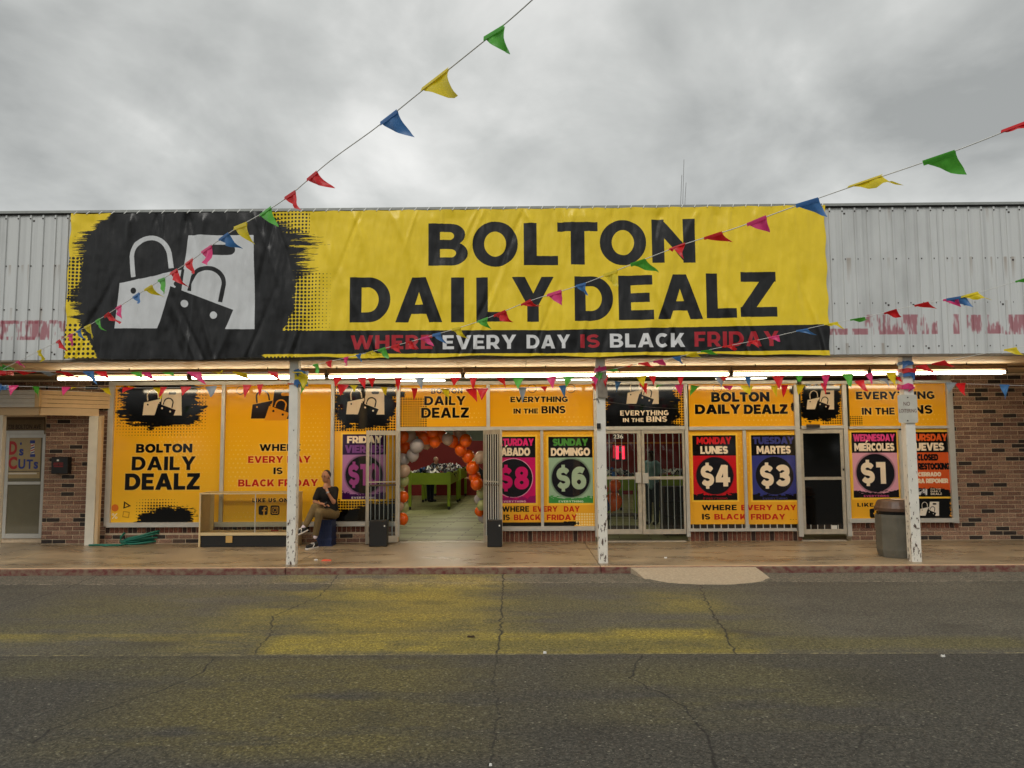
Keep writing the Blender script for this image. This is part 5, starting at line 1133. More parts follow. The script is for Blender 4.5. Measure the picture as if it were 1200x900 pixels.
# red LED sign behind the left glass door
led = tag(empty('led_sign', (WX(725, 530, .25), .25, WZ(725, 538, .25)), None, None), 'lit red LED sign hanging behind the left leaf of the glass doors', 'sign')
pbox('sign_back', 716.5, 734, 520.5, 540.5, .26, .29, mat('sign_back_black', (18, 14, 14), .5), led)
ledm = emis('red_led', (1.0, .03, .06, 1), 2.2); dimled = emis('dim_red_led', (1.0, .03, .05, 1), .35)
for (a, b, c, d, m_) in [(722, 725, 523, 538, ledm), (728.3, 731.6, 523, 538, ledm), (718.2, 721, 523, 537, dimled), (725.5, 728, 529, 531, dimled), (731.8, 732.6, 522, 538, dimled), (718, 732, 521.6, 522.4, dimled)]: pbox('led_bar', a, b, c, d, .252, .259, m_, led)

# ================================================================== PEOPLE
skin = mat('skin', (172, 122, 94), .55, var=.06, scale=20); skin_d = mat('dark_skin', (78, 52, 40), .6)
def sculpt(name, caps, ells, m, parent=None, voxel=.012, smooth=6):
    """limbs and masses merged into one continuous surface"""
    mb = MB()
    def sph(c, r, q=None):
        n, k = 12, 8; vs = []
        for i in range(k + 1):
            t = PI * i / k
            for j in range(n): vs.append(Vector((math.sin(t) * math.cos(2 * PI * j / n) * r[0], math.sin(t) * math.sin(2 * PI * j / n) * r[1], math.cos(t) * r[2])))
        if q is not None: vs = [q @ v for v in vs]
        mb.add([v + Vector(c) for v in vs], [(i * n + j, (i + 1) * n + j, (i + 1) * n + (j + 1) % n, i * n + (j + 1) % n) for i in range(k) for j in range(n)])
    for (a, ra, b, rb) in caps:
        a, b = Vector(a), Vector(b); sph(a, (ra,) * 3); sph(b, (rb,) * 3); t = [a.lerp(b, s) for s in (0, .33, .66, 1)]; mb.tube(t, [ra, ra + (rb - ra) * .33, ra + (rb - ra) * .66, rb], 12)
    for e in ells: sph(e[0], e[1], e[2] if len(e) > 2 else None)
    me = mb.mesh('tmp', m); o = bpy.data.objects.new('tmp', me); C.objects.link(o)
    md = o.modifiers.new('r', 'REMESH'); md.mode = 'VOXEL'; md.voxel_size = voxel; s = o.modifiers.new('s', 'SMOOTH'); s.iterations = smooth; s.factor = .5
    bpy.context.view_layer.update(); out = bpy.data.meshes.new_from_object(o.evaluated_get(bpy.context.evaluated_depsgraph_get()))
    bpy.data.objects.remove(o); bpy.data.meshes.remove(me); out.name = name; out.materials.clear(); out.materials.append(m)
    out.polygons.foreach_set('use_smooth', [True] * len(out.polygons)); r = bpy.data.objects.new(name, out); C.objects.link(r)
    if parent: r.parent = parent; r.matrix_parent_inverse = Matrix.Translation(-world_loc(parent))
    return r
def fingers(base, d, side, palm_n, curl=.5, L=.075):
    """four separate bent fingers and a thumb as tapering chains; returns capsules"""
    out = []; d = Vector(d).normalized(); side = Vector(side).normalized(); pn = Vector(palm_n).normalized()
    for k, (o, l) in enumerate(((-.030, .92), (-.010, 1.05), (.011, 1.0), (.031, .78))):
        p = Vector(base) + side * o; a = d
        for s, (f, r) in enumerate(((.42, .0095), (.32, .0085), (.26, .0075))):
            a = (a + pn * curl * (.35 + .3 * s)).normalized(); q = p + a * L * l * f; out.append((p, r + .0005, q, r - .0008)); p = q
    t0 = Vector(base) - d * .045 - side * .030; t1 = t0 + (d * .6 - side * .7 + pn * .3).normalized() * .035; t2 = t1 + (d * .9 - side * .1 + pn * .5).normalized() * .03
    out += [(t0, .013, t1, .011), (t1, .0105, t2, .008)]
    return out

def seated_man():
    Y0 = -.42
    root = tag(empty('person', (WX(372, 632, Y0), Y0, ZS), None, None), 'man in black shirt and khaki trousers sitting cross-legged on a crate', 'person')
    P = lambda x, y, dy=0.0: W(x, y, Y0 + dy)
    hc = P(382.2, 558.8, -.06); face = Vector((-.35, -.9, -.22)).normalized(); sideh = face.cross(Vector((0, 0, 1))).normalized(); upv = sideh.cross(face).normalized()
    q = Matrix((sideh, face, upv)).transposed()
    at = lambda s, f, u: hc + sideh * s + face * f + upv * u
    sh_r, sh_l = P(374.0, 574.5, -.02), P(393.0, 574.0, .02); el_r, el_l = P(368.6, 588, -.12), P(391.0, 588.5, -.20); wr_r, wr_l = P(377.0, 590.6, -.30), P(384.4, 578.0, -.27); hip_r, hip_l = P(380.5, 602, .02), P(392, 602, .04)
    caps = [(at(0, -.03, -.08), .058, P(384, 573, .02), .062), (sh_r, .046, el_r, .040), (el_r, .038, wr_r, .026), (sh_l, .046, el_l, .041), (el_l, .039, wr_l, .026)]
    ells = [(at(0, 0, .022), (.079, .098, .102), q), (at(0, .035, -.045), (.056, .062, .07), q), (at(0, .095, -.012), (.012, .02, .022), q), (at(-.074, -.005, -.005), (.010, .02, .03), q), (at(.074, -.005, -.005), (.010, .02, .03), q), (at(0, .06, -.086), (.032, .025, .02), q),
            (at(-.03, .088, .022), (.02, .012, .008), q), (at(.03, .088, .022), (.02, .012, .008), q)]
    hand_r = P(380.8, 591.4, -.34); caps += [(wr_r, .028, hand_r, .030)]; ells += [(hand_r, (.042, .04, .022))]; caps += fingers(hand_r + Vector((.03, -.01, 0)), (1, -.15, -.1), (0, 1, .2), (0, 0, -1), .5)
    hand_l = P(382.0, 571.6, -.24); caps += [(wr_l, .028, hand_l, .028)]; ells += [(hand_l, (.036, .028, .042))]; caps += fingers(hand_l + Vector((-.006, .0, .03)), (-.25, .35, 1), (1, .2, .1), (0, .9, .3), .5)
    caps += [(P(384, 573, .02), .09, P(386, 600, .03), .10)]
    sculpt('body', caps, ells, skin, root, .0085, 3)
    # shirt
    shirt = mat('black_cotton', (9, 9, 10), .85, var=.2, scale=25, bump=.3, bscale=30)
    ch = P(384.5, 580, -.01); be = P(386.0, 596, -.03)
    sculpt('shirt', [(sh_r, .068, sh_r.lerp(el_r, .72), .066), (sh_l, .070, sh_l.lerp(el_l, .72), .068), (P(378.5, 575, .0), .085, P(381, 600, .0), .10), (P(389, 575, .02), .085, P(391, 602, .03), .105)], [(ch, (.175, .125, .16)), (be, (.165, .14, .15)), (P(384, 572.3, .02), (.10, .085, .05))], shirt, root, .012, 8)
    # collar and neck opening stay with the shirt; trousers
    kh = mat('khaki_cotton', (112, 94, 60), .85, var=.12, scale=14, bump=.5, bscale=24)
    kn_r, an_r = P(369.2, 594.0, -.42), P(358.6, 614.6, -.46); kn_l, an_l = P(374.6, 600.5, -.46), P(370.0, 625.5, -.36)
    sculpt('trousers', [(hip_r, .105, kn_r, .078), (kn_r, .076, an_r, .060), (hip_l, .108, kn_l, .080), (kn_l, .078, an_l, .062)], [(P(386.5, 602.5, .04), (.185, .16, .10))], kh, root, .012, 6)
    sock = mat('pale_sock', (214, 200, 206), .9); shoe = mat('black_suede', (22, 22, 24), .7); sole = mat('white_rubber', (214, 210, 204), .6)
    ft_r = P(355.2, 618.5, -.48); ft_l = P(368.2, 631.0, -.42)
    sculpt('sock', [(an_r, .044, ft_r, .042)], [], sock, root, .012, 2); sculpt('sock', [(an_l, .044, P(369.5, 629.3, -.37), .042)], [], sock, root, .012, 2)
    def shoe_at(heel, toe, nrm, nm='shoe'):
        heel, toe = Vector(heel), Vector(toe); d = (toe - heel).normalized(); s = sculpt(nm, [(heel, .042, heel.lerp(toe, .55), .046), (heel.lerp(toe, .5), .044, toe, .036)], [(heel - d * .0 + nrm * .03, (.04, .04, .04))], shoe, root, .01, 3)
        sd = d.cross(nrm).normalized(); mb = MB(); ring = []
        for t, w in ((-.16, .030), (-.1, .042), (.25, .044), (.6, .052), (.9, .048), (1.1, .036), (1.16, .015)): ring.append((heel.lerp(toe, t), w))
        pts = [p + sd * w for p, w in ring] + [p - sd * w for p, w in ring[::-1]]; n = len(pts)
        vs = [p - nrm * .050 for p in pts] + [p - nrm * .028 for p in pts]; mb.add(vs, [tuple(range(n))[::-1], tuple(range(n, 2 * n))] + [(i, (i + 1) % n, n + (i + 1) % n, n + i) for i in range(n)]); mb.build('sole', sole, s)
        mid = heel.lerp(toe, .45); mb = MB()
        for k in (-1, 1): mb.tube([mid + sd * .047 * k - nrm * .02 + d * .03, mid + sd * .043 * k + nrm * .02 - d * .005, mid + nrm * .047 - d * .03 + sd * .01 * k], .009, 5)
        for k in range(3): mb.tube([mid + d * (.03 * k - .01) + sd * .03 + nrm * (.04 - .008 * k), mid + d * (.03 * k - .01) + nrm * (.052 - .008 * k), mid + d * (.03 * k - .01) - sd * .03 + nrm * (.04 - .008 * k)], .006, 5)
        mb.build('stripe', sole, s)
    g = Vector((WX(369.8, 633, -.78), 0, ZS + .052)); shoe_at((an_l.x + .005, an_l.y + .02, ZS + .055), (an_l.x - .10, an_l.y - .20, ZS + .052), Vector((0, 0, 1)))
    shoe_at(ft_r + Vector((.03, .02, -.02)), ft_r + Vector((-.11, -.17, -.09)), Vector((-.35, -.35, .87)).normalized())
    hair = mat('short_dark_hair', (46, 38, 34), .9, bump=.6, bscale=120)
    sculpt('hair', [], [(at(0, -.030, .038), (.084, .084, .096), q), (at(-.060, -.012, .006), (.020, .05, .05), q), (at(.060, -.012, .006), (.020, .05, .05), q)], hair, root, .009, 2)
    sculpt('eyebrows', [(at(-.048, .083, .037), .005, at(-.018, .098, .04), .006), (at(.018, .098, .04), .006, at(.048, .083, .037), .005)], [], hair, root, .005, 1)
    sculpt('eyes', [], [(at(-.031, .089, .018), (.012, .008, .006), q), (at(.031, .089, .018), (.012, .008, .006), q)], mat('eye_dark', (40, 30, 26), .4), root, .004, 1)
    wv_ = wr_l.lerp(hand_l, .1); dv = (hand_l - wr_l).normalized(); MB().tube([wv_ - dv * .012, wv_ + dv * .012], .036, 14).build('wristwatch', mat('watch_metal', (140, 140, 140), .3, .9), root)
    MB().box(-.035, .035, -.006, .006, -.06, .06).build('tmp', black_box).name = 'phone'
    ph = bpy.data.objects['phone']; ph.matrix_world = Matrix.Translation(hand_r + Vector((.035, -.03, .018))) @ Matrix.Rotation(1.2, 4, 'X') @ Matrix.Rotation(.9, 4, 'Z'); tag(ph, 'phone held in the lap of the seated man', 'phone')
    # what he sits on
    cm = mat('blue_plastic', (22, 38, 76), .5, var=.1); c0, c1 = WX(371.5, 620, -.5), WX(389.8, 620, -.5)
    cr = tag(empty('crate', ((c0 + c1) / 2, -.35, ZS), None, None), 'dark blue plastic crate under the seated man', 'crate'); zt_ = hip_l.z - .10; y0_, y1_ = -.55, -.16
    bx('crate_shell', c0 + .012, c1 - .012, y0_ + .012, y1_ - .012, ZS + .01, zt_ - .01, cm, cr)
    for k in range(5):
        z = ZS + .0 + k * (zt_ - ZS - .03) / 4
        for (a, b, c_, d_) in ((c0, c1, y0_, y0_ + .014), (c0, c1, y1_ - .014, y1_), (c0 + .001, c0 + .014, y0_ + .015, y1_ - .015), (c1 - .014, c1 - .001, y0_ + .015, y1_ - .015)): bx('rib', a, b, c_, d_, z, z + .028, cm, cr)
    for k in range(6):
        x = c0 + .014 + k * (c1 - c0 - .028 - .018) / 5; bx('rib', x, x + .018, y0_ + .001, y0_ + .013, ZS + .03, zt_ - .03, cm, cr)
seated_man()

def stander(px, pyh, Y, label, shirt_c, trouser_c, hair_c, sk, lean=0.0, face=(0, -1, 0), cap=False, arms='work', height=1.65, hide_legs=False):
    hx = W(px, pyh, Y); x = hx.x; s = height / 1.7; z = ZS; f = Vector(face).normalized(); sd = Vector((f.y, -f.x, 0)); up_ = Vector((0, 0, 1))
    root = tag(empty('person', (x, Y, ZS), None, None), label, 'person')
    B = Vector((x, Y, z)); q = Matrix((sd, f, up_)).transposed()
    hip = B + up_ * .92 * s; neck = hip + (up_ + f * lean).normalized() * .52 * s; head = neck + (up_ + f * lean * .7).normalized() * .17 * s
    shs = [neck + sd * k * .17 * s - up_ * .05 for k in (-1, 1)]; hs = [hip + sd * k * .09 * s for k in (-1, 1)]
    if arms == 'work': els = [p - up_ * .24 * s + f * .08 + sd * k * .05 for p, k in zip(shs, (-1, 1))]; wrs = [e + f * .22 * s - up_ * .03 - sd * k * .05 for e, k in zip(els, (-1, 1))]; hd = f
    else: els = [p - up_ * .27 * s + sd * k * .05 for p, k in zip(shs, (-1, 1))]; wrs = [e - up_ * .24 * s + f * .03 for e in els]; hd = -up_
    caps = [(head - up_ * .1, .055, neck, .06)]; ells = [(head, (.072, .09, .105), q), (head + f * .085 - up_ * .01, (.012, .018, .02), q), (head + sd * .072, (.01, .018, .028), q), (head - sd * .072, (.01, .018, .028), q)]
    for p, e, w_ in zip(shs, els, wrs):
        caps += [(p, .045, e, .038), (e, .037, w_, .025), (w_, .026, w_ + hd * .06, .028)]; caps += fingers(w_ + hd * .08, hd, sd, Vector((0, 0, -1)) if arms == 'work' else -sd, .4)
    caps += [(neck, .08, hip, .1)]
    for h in hs: caps += [(h, .07, Vector((h.x, h.y, z + .48 * s)), .05), (Vector((h.x, h.y, z + .48 * s)), .05, Vector((h.x, h.y, z + .08)), .035)]
    sculpt('body', caps, ells, sk, root, .012, 3)
    sculpt('shirt', [(p, .065, p.lerp(e, .7), .06) for p, e in zip(shs, els)] + [(neck - up_ * .04, .10, hip, .135)] + [(a.lerp(neck, .4), .09, b.lerp(hip, .4), .11) for a, b in zip(shs, hs)], [(neck - up_ * .14, (.19, .12, .14), q)], shirt_c, root, .016, 5)
    sculpt('trousers', [c for h in hs for c in ((h, .105, Vector((h.x, h.y, z + .48 * s)), .078), (Vector((h.x, h.y, z + .48 * s)), .076, Vector((h.x, h.y, z + .09)), .06))], [(hip, (.165, .125, .1), q)], trouser_c, root, .016, 4)
    for h in hs: sculpt('shoe', [(Vector((h.x, h.y, z + .05)), .045, Vector((h.x, h.y, z + .045)) + f * .17, .042)], [], mat('cloth_black', (22, 22, 24), .9), root, .014, 3)
    sculpt('cap' if cap else 'hair', [(head + up_ * .07 + f * .07, .02, head + up_ * .065 + f * .15, .014)] if cap else [], [(head - f * .022 + up_ * .03, (.083, .085, .088), q)], hair_c, root, .010, 2)
stander(504.5, 531, 11.75, 'grey-haired woman in a grey top sorting clothes behind the nearest bin table', mat('charcoal_top', (48, 50, 52), .9), mat('cloth_navy', (30, 36, 60), .9), mat('grey_hair', (176, 158, 130), .9), skin, .5, (.8, -.6, 0), height=1.62)
stander(572, 540, 9.6, 'shopper in dark top and pale jeans bending over the nearest bin table', mat('cloth_black', (22, 22, 24), .9), mat('pale_denim', (96, 104, 112), .9), mat('cloth_tan', (150, 130, 100), .9), skin, .95, (-1, -.1, 0), height=1.6)
stander(763.5, 524, 3.4, 'shopper in pale teal shirt and dark cap standing behind the right glass door', mat('teal_shirt', (132, 168, 170), .85), mat('dark_denim', (36, 48, 52), .9), mat('cloth_black', (22, 22, 24), .9), skin_d, .05, (-.5, -.8, 0), cap=True, arms='down', height=1.78)

# ================================================================== THINGS ON THE SIDEWALK
# glass display case
def display_case():
    wood = mat('cream_laminate', (214, 192, 146), .5, var=.06, scale=6, bump=.1); y0, y1 = -.62, -.14; x0 = WX(232.5, 632, y0); x1 = WX(345.5, 632, y0); z1 = WZ(290, 577.3, y0); zb = WZ(290, 624, y0); zb2 = WZ(290, 627.5, y0)
    r = tag(empty('display_case', ((x0 + x1) / 2, -.38, ZS), None, None), 'empty glass display case with cream frame and black base beside the canopy post', 'display case')
    bx('end_panel', x0, x0 + .028, y0, y1, ZS + .003, z1 - .031, wood, r); bx('end_panel', x1 - .028, x1, y0, y1, ZS + .003, z1 - .031, wood, r)
    bx('back_post', x0 + .03, x0 + .10, y1 - .03, y1, zb2 + .002, z1 - .03, wood, r)
    g = glass_mat('case_glass', (.96, .97, .93, 1), .04)
    bx('top_frame', x0 - .004, x1 + .004, y0 - .004, y0 + .03, z1 - .03, z1, wood, r); bx('top_frame', x0 - .004, x1 + .004, y1 - .03, y1 + .004, z1 - .03, z1, wood, r)
    bx('top_frame', x0 - .003, x0 + .03, y0 + .031, y1 - .031, z1 - .03, z1, wood, r); bx('top_frame', x1 - .03, x1 + .003, y0 + .031, y1 - .031, z1 - .03, z1, wood, r)
    bx('top_glass', x0 + .03, x1 - .03, y0 + .03, y1 - .03, z1 - .012, z1 - .006, g, r)
    bx('display_deck', x0 + .029, x1 - .029, y0 + .005, y1, zb2, zb, wood, r)
    xm = WX(299, 600, y0); bx('front_glass', x0 + .03, xm - .003, y0 + .008, y0 + .014, zb + .001, z1 - .031, g, r); bx('front_glass', xm + .003, x1 - .03, y0 + .012, y0 + .018, zb + .001, z1 - .031, g, r)
    bx('glass_edge', xm - .009, xm + .005, y0 + .002, y0 + .022, zb + .001, z1 - .031, alu, r)
    bx('black_base', x0 + .029, x1 - .029, y0 + .03, y0 + .05, ZS + .006, zb2 - .001, black_box, r)
    pbox('foot_block', 264.5, 272, 628, 636, y0 + .01, y0 + .029, mat('raw_pine', (196, 158, 90), .7), r)
    z = zb + .001; m = mat('red_wrapper', (180, 30, 34), .6)
    o = bx('wrapper', WX(318, 622, -.4), WX(326, 622, -.4), -.43, -.37, z, z + .02, m); tag(o, 'red wrapper lying inside the glass display case', 'litter', 'litter')
    o = pbox('small_box', 338.5, 344.5, 570, 577, -.5, -.38, mat('cardboard', (150, 120, 90), .8), None); o.location.z += .004; tag(o, 'small cardboard box on top of the display case', 'box')
display_case()
# garden hose coil
def hose():
    c = G(162, 636); pts = []; r = random.Random(5); n = 620
    for i in range(n):
        t = i / n * 2 * PI * 13; lp = t / (2 * PI); rx = .40 + .10 * math.sin(lp * 2.1 + 1); ry = .33 + .09 * math.sin(lp * 3.3)
        pts.append((c.x + .10 + .05 * math.sin(lp * 4) + rx * math.cos(t), c.y + .06 + .05 * math.sin(lp * 5.1) + ry * math.sin(t), ZS + .022 + .016 * lp * (.7 + .5 * math.cos(t)) + .012 * math.sin(t * 2.3 + lp)))
    e = G(105, 640); far = G(119, 638.5); st = [(e.x, e.y, ZS + .018), (e.x + .25, e.y + .03, ZS + .02), (e.x + .6, e.y - .05, ZS + .02)] ; pts = st + pts[14:]
    l = pts[-1]; w = W(143, 625, -.08); pts += [((l[0] + w.x) / 2, (l[1] + w.y) / 2, ZS + .03), (w.x + .02, -.16, ZS + .05), (w.x, -.12, ZS + .15), (w.x + .03, -.03, ZS + .22)]
    mb = MB(); mb.tube(pts, .021, 7)
    s2 = [(e.x - .02 + .04 * k, e.y + .07 * math.sin(k * .5), ZS + .018) for k in range(16)]; mb.tube(s2, .017, 7)
    o = mb.build('garden_hose', mat('green_rubber', (26, 112, 94), .45), None, smooth=True); tag(o, 'green garden hose coiled on the sidewalk under the left window', 'hose')
hose()
# trash can
def can():
    b = G(1051, 655); cx, cy = b.x * (b.y + 15.9) / (b.y + 15.6), b.y + .30; r = .305; t = tag(empty('trash_can', (cx, cy, ZS), None, None), 'grey eight-sided concrete trash can with brown lid behind the right canopy post', 'trash can')
    st = mat('grey_aggregate', (96, 92, 80), .85, var=.22, scale=4, bump=.6, bscale=90); br = mat('brown_plastic', (84, 60, 44), .45, var=.08)
    zt_ = WZ(1050, 604, cy - .3); h = zt_ - ZS
    MB().lathe([(0, .004), (r * .93, .004), (r * .95, .03), (r, .12), (r * 1.03, h - .05), (r * 1.0, h), (r * .86, h), (r * .84, h - .12), (0, h - .12)], 8, (cx, cy, ZS), ph=PI / 8).build('can_body', st, t)
    z2 = h; MB().lathe([(r * .80, z2 - .1), (r * .86, z2 + .055), (0, z2 + .056)], 32, (cx, cy, ZS)).build('dark_liner', black_box, t)
    l = MB().lathe([(r * .98, z2 + .05), (r * 1.06, z2 + .06), (r * 1.06, z2 + .11), (r * 1.0, z2 + .14), (r * .90, z2 + .21), (r * .84, z2 + .235), (r * .5, z2 + .25), (0, z2 + .252)], 32, (cx, cy, ZS)).build('lid', br, t, smooth=False)
    MB().lathe([(r * .42, z2 + .2515), (r * .38, z2 + .262), (0, z2 + .264)], 24, (cx + .02, cy - .10, ZS)).build('lid_disc', mat('pale_lid_disc', (176, 150, 124), .4), l)
can()
# no loitering sign on the post
s = tag(empty('street_sign', (WX(1063.5, 478, -2.93), -2.93, WZ(1063, 495, -2.93)), None, None), 'white NO LOITERING sign on the right canopy post', 'sign')
YS_ = YP - PW / 2 - .03; X0, X1, Z1_, Z0_ = WX(1052.5, 478, YS_), WX(1075.2, 478, YS_), WZ(1063, 462.5, YS_), WZ(1063, 495.5, YS_)
def rplate(name, x0, x1, z0, z1, y, t, rr, m, par):
    p = []
    for (cx, cz, a0) in ((x1 - rr, z1 - rr, 0), (x0 + rr, z1 - rr, 90), (x0 + rr, z0 + rr, 180), (x1 - rr, z0 + rr, 270)): p += EL(cx, cz, rr, rr, a0, a0 + 90, 5)
    n = len(p); return MB().add([(x, y, z) for x, z in p] + [(x, y + t, z) for x, z in p], [tuple(range(n)), tuple(range(n, 2 * n))[::-1]] + [((i + 1) % n, i, n + i, n + (i + 1) % n) for i in range(n)]).build(name, m, par)
rplate('sign_plate', X0, X1, Z0_, Z1_, YS_, .004, .03, mat('sign_white', (196, 192, 178), .5, var=.08), s)
lt = mat('faded_brown_print', (104, 72, 66), .6)
pp = lambda body, a, b, c, d, of: text_mesh(body, 'lettering', lt, WX(a, 478, YS_), WX(b, 478, YS_), WZ(1063, d, YS_), WZ(1063, c, YS_), YS_ - .001, s, of)
pp('NO', 1059, 1066.5, 470.8, 475.5, .0); pp('LOITERING', 1053.5, 1073.8, 479.2, 483.4, .0)
for py in (465, 492.3): pbox('bolt', 1063.2, 1064.6, py, py + 1.3, YS_ - .008, YS_ - .001, mat('rusty_screw', (56, 48, 44), .7), s)
bx('bracket', WX(1060, 478, YS_), WX(1067, 478, YS_), YS_ + .005, YP - PW / 2 - .006, Z0_ + .05, Z1_ - .05, alu, s)
# grey weathered board and black clip on the middle post
gb = mat('weathered_grey_wood', (132, 122, 108), .9, var=.2, scale=12, bump=.5)
yb_ = YP - .11
c_ = [W(700.6, 465.5, yb_), W(712.4, 466.5, yb_), W(710.6, 433.5, yb_), W(700.3, 433, yb_)]
MB().add([tuple(v) for v in c_] + [(v.x, v.y + .03, v.z) for v in c_], [(0, 1, 2, 3), (7, 6, 5, 4), (0, 4, 5, 1), (1, 5, 6, 2), (2, 6, 7, 3), (3, 7, 4, 0)]).build('wooden_board', gb); tag(bpy.data.objects['wooden_board'], 'weathered grey board tied to the top of the middle canopy post', 'board')
cp = tag(pbox('junction_clip', 699.5, 704, 496, 502.3, YP - .11, YP - .078, black_box, None, .004), 'small black box fixed to the middle canopy post below the grey board', 'box')
ck = mat('dark_wire', (40, 40, 42), .6)
w1 = W(701, 469, YP - .085); w2 = W(800, 479, -.6); w3 = W(990, 468, YP + .5)
wr = MB().tube([tuple(w1), tuple(w1.lerp(w2, .33) + Vector((0, 0, -.03))), tuple(w1.lerp(w2, .66) + Vector((0, 0, -.03))), tuple(w2)], .004, 5).tube([tuple(W(695.5, 468.5, YP - .06)), tuple(W(700, 467, YP - .095)), tuple(W(702, 472, YP - .1))], .008, 5).build('wire', ck); tag(wr, 'thin dark wire tied to the middle canopy post above the double doors', 'wire')
# antenna on the roof
an = MB()
for (a, b, c, d) in [(798.5, 238, 801.5, 187), (795.5, 238, 799, 205), (800, 238, 804, 214)]:
    p, q_ = W(a, b, 1.0), W(c, d, 1.0); p.z -= .6; an.tube([tuple(p), tuple(q_)], .006, 5)
an.box(W(799, 238, 1).x - .1, W(799, 238, 1).x + .1, .9, 1.1, zf1 - .3, zf1 - .22)
tag(an.build('antenna', mat('antenna_grey', (130, 130, 130), .5, .5)), 'thin wire antenna on the roof behind the banner', 'antenna')
# litter and bits
def scrap(px, py, w, d, z, m, label, cat='litter', name='litter', h=.012, grp='litter'):
    c = G(px, py, z); o = MB().hexa([(c.x - w / 2, c.y - d / 2, z), (c.x + w / 2, c.y - d / 2 * .6, z), (c.x + w / 2 * .8, c.y + d / 2, z), (c.x - w / 2 * .9, c.y + d / 2 * .7, z)],
        [(c.x - w / 2 * .9, c.y - d / 2 * .8, z + h), (c.x + w / 2 * .7, c.y - d / 2 * .5, z + h * 2), (c.x + w / 2 * .7, c.y + d / 2 * .7, z + h), (c.x - w / 2 * .7, c.y + d / 2 * .5, z + h * 1.6)]).build(name, m)
    return tag(o, label, cat, grp)
om = mat('orange_plastic', (214, 70, 24), .5); wp = mat('white_paper', (220, 218, 210), .7)
scrap(383, 657, .17, .10, ZS + .001, om, 'orange scrap of balloon on the sidewalk right of the left canopy post'); scrap(370.5, 656.5, .06, .05, ZS + .001, wp, 'tiny white scrap beside the orange one by the left canopy post')
scrap(631, 634, .11, .06, ZS + .001, om, 'small orange scrap on the sidewalk below the Sunday window'); scrap(780, 654, .05, .03, ZS + .001, wp, 'tiny white scrap on the sidewalk right of the middle post')
scrap(1141, 669, .08, .05, ZG, wp, 'crumpled white scrap at the foot of the kerb on the right', h=.03); scrap(638.5, 765.5, .035, .04, .005, wp, 'tiny white chip on the asphalt seam in the middle', h=.012); scrap(1105, 769.5, .035, .04, .005, wp, 'tiny white chip on the asphalt seam on the right', h=.012)
scrap(552, 746.5, .09, .025, .005, mat('brown_twig', (60, 44, 30), .8), 'small brown twig on the yellow stain', h=.01); scrap(575, 897, .02, .03, .005, wp, 'tiny pale chip on the asphalt at the bottom of the photo', h=.008)
p0, p1 = G(311.5, 671.5, ZG), G(369.5, 670.5, ZG)
MB().hexa([(p0.x, p0.y, .048), (p1.x, p1.y, .048), (p1.x, p1.y + .04, .048), (p0.x, p0.y + .04, .048)], [(p0.x, p0.y + .005, .066), (p1.x, p1.y + .005, .066), (p1.x, p1.y + .035, .066), (p0.x, p0.y + .035, .066)]).build('metal_strip', mat('pale_strip', (190, 182, 164), .4, .3)); tag(bpy.data.objects['metal_strip'], 'long pale metal strip lying in the gutter by the left canopy post', 'metal strip')

# ================================================================== BUNTING
FC = {'g': cloth_mat('green_pennant', (88, 178, 62)), 'y': cloth_mat('yellow_pennant', (226, 206, 34)), 'b': cloth_mat('blue_pennant', (66, 118, 178)), 'p': cloth_mat('pink_pennant', (222, 62, 128)), 'r': cloth_mat('red_pennant', (214, 34, 40)), 'l': cloth_mat('grey_pennant', (140, 152, 164))}
def pennant(col, skew, wave, tw, narrow, seed, h=.20, w=.17):
    """triangle sewn along the cord (x), hanging down, its tip blown sideways"""
    r = random.Random(seed); n = 7; vs = []; idx = {}; mb = MB(); a, b, c = r.uniform(0, 6), r.uniform(0, 6), r.uniform(.6, 1.4)
    for j in range(n + 1):
        for i in range(n + 1 - j):
            v = j / n; u = (i + j * .5) / n - .5; x = u * w * narrow + skew * v ** 1.2 * h; z = -v * h * (1 - .25 * abs(skew)); y = wave * v * math.sin(u * 9 + a + v * 4 * c) + .5 * wave * v * v * math.sin(b + v * 7); idx[(i, j)] = len(vs)
            t = tw * v; yy = y + z * math.sin(t) * .6; vs.append((x, yy, z * math.cos(t * .8)))
    fs = []
    for j in range(n):
        for i in range(n - j):
            fs.append((idx[(i, j)], idx[(i + 1, j)], idx[(i, j + 1)]))
            if i < n - j - 1: fs.append((idx[(i + 1, j)], idx[(i + 1, j + 1)], idx[(i, j + 1)]))
    m_ = mb.add(vs, fs)
    # folded hem over the cord
    m_.add([(-w * narrow / 2, -.006, .008), (w * narrow / 2, -.006, .008), (w * narrow / 2, -.007, -.016), (-w * narrow / 2, -.007, -.016)], [(0, 3, 2, 1)])
    return m_.mesh('pennant', FC[col], True)
CALM = {c: [pennant(c, random.uniform(-.2, .3), .02, random.uniform(-.5, .5), random.uniform(.6, 1.0), k * 7 + ord(c)) for k in range(6)] for c in FC}
WIND = {c: [pennant(c, random.uniform(.35, 1.1), random.uniform(.02, .045), random.uniform(-.7, .5), random.uniform(.9, 1.1), k * 11 + ord(c)) for k in range(6)] for c in FC}
BLOWN = {c: [pennant(c, random.uniform(.5, 1.25), random.uniform(.02, .04), random.uniform(-.9, .4), random.uniform(.8, 1.1), k * 13 + ord(c), .145, .16) for k in range(6)] for c in FC}
cordm = mat('white_cord', (220, 220, 214), .6)
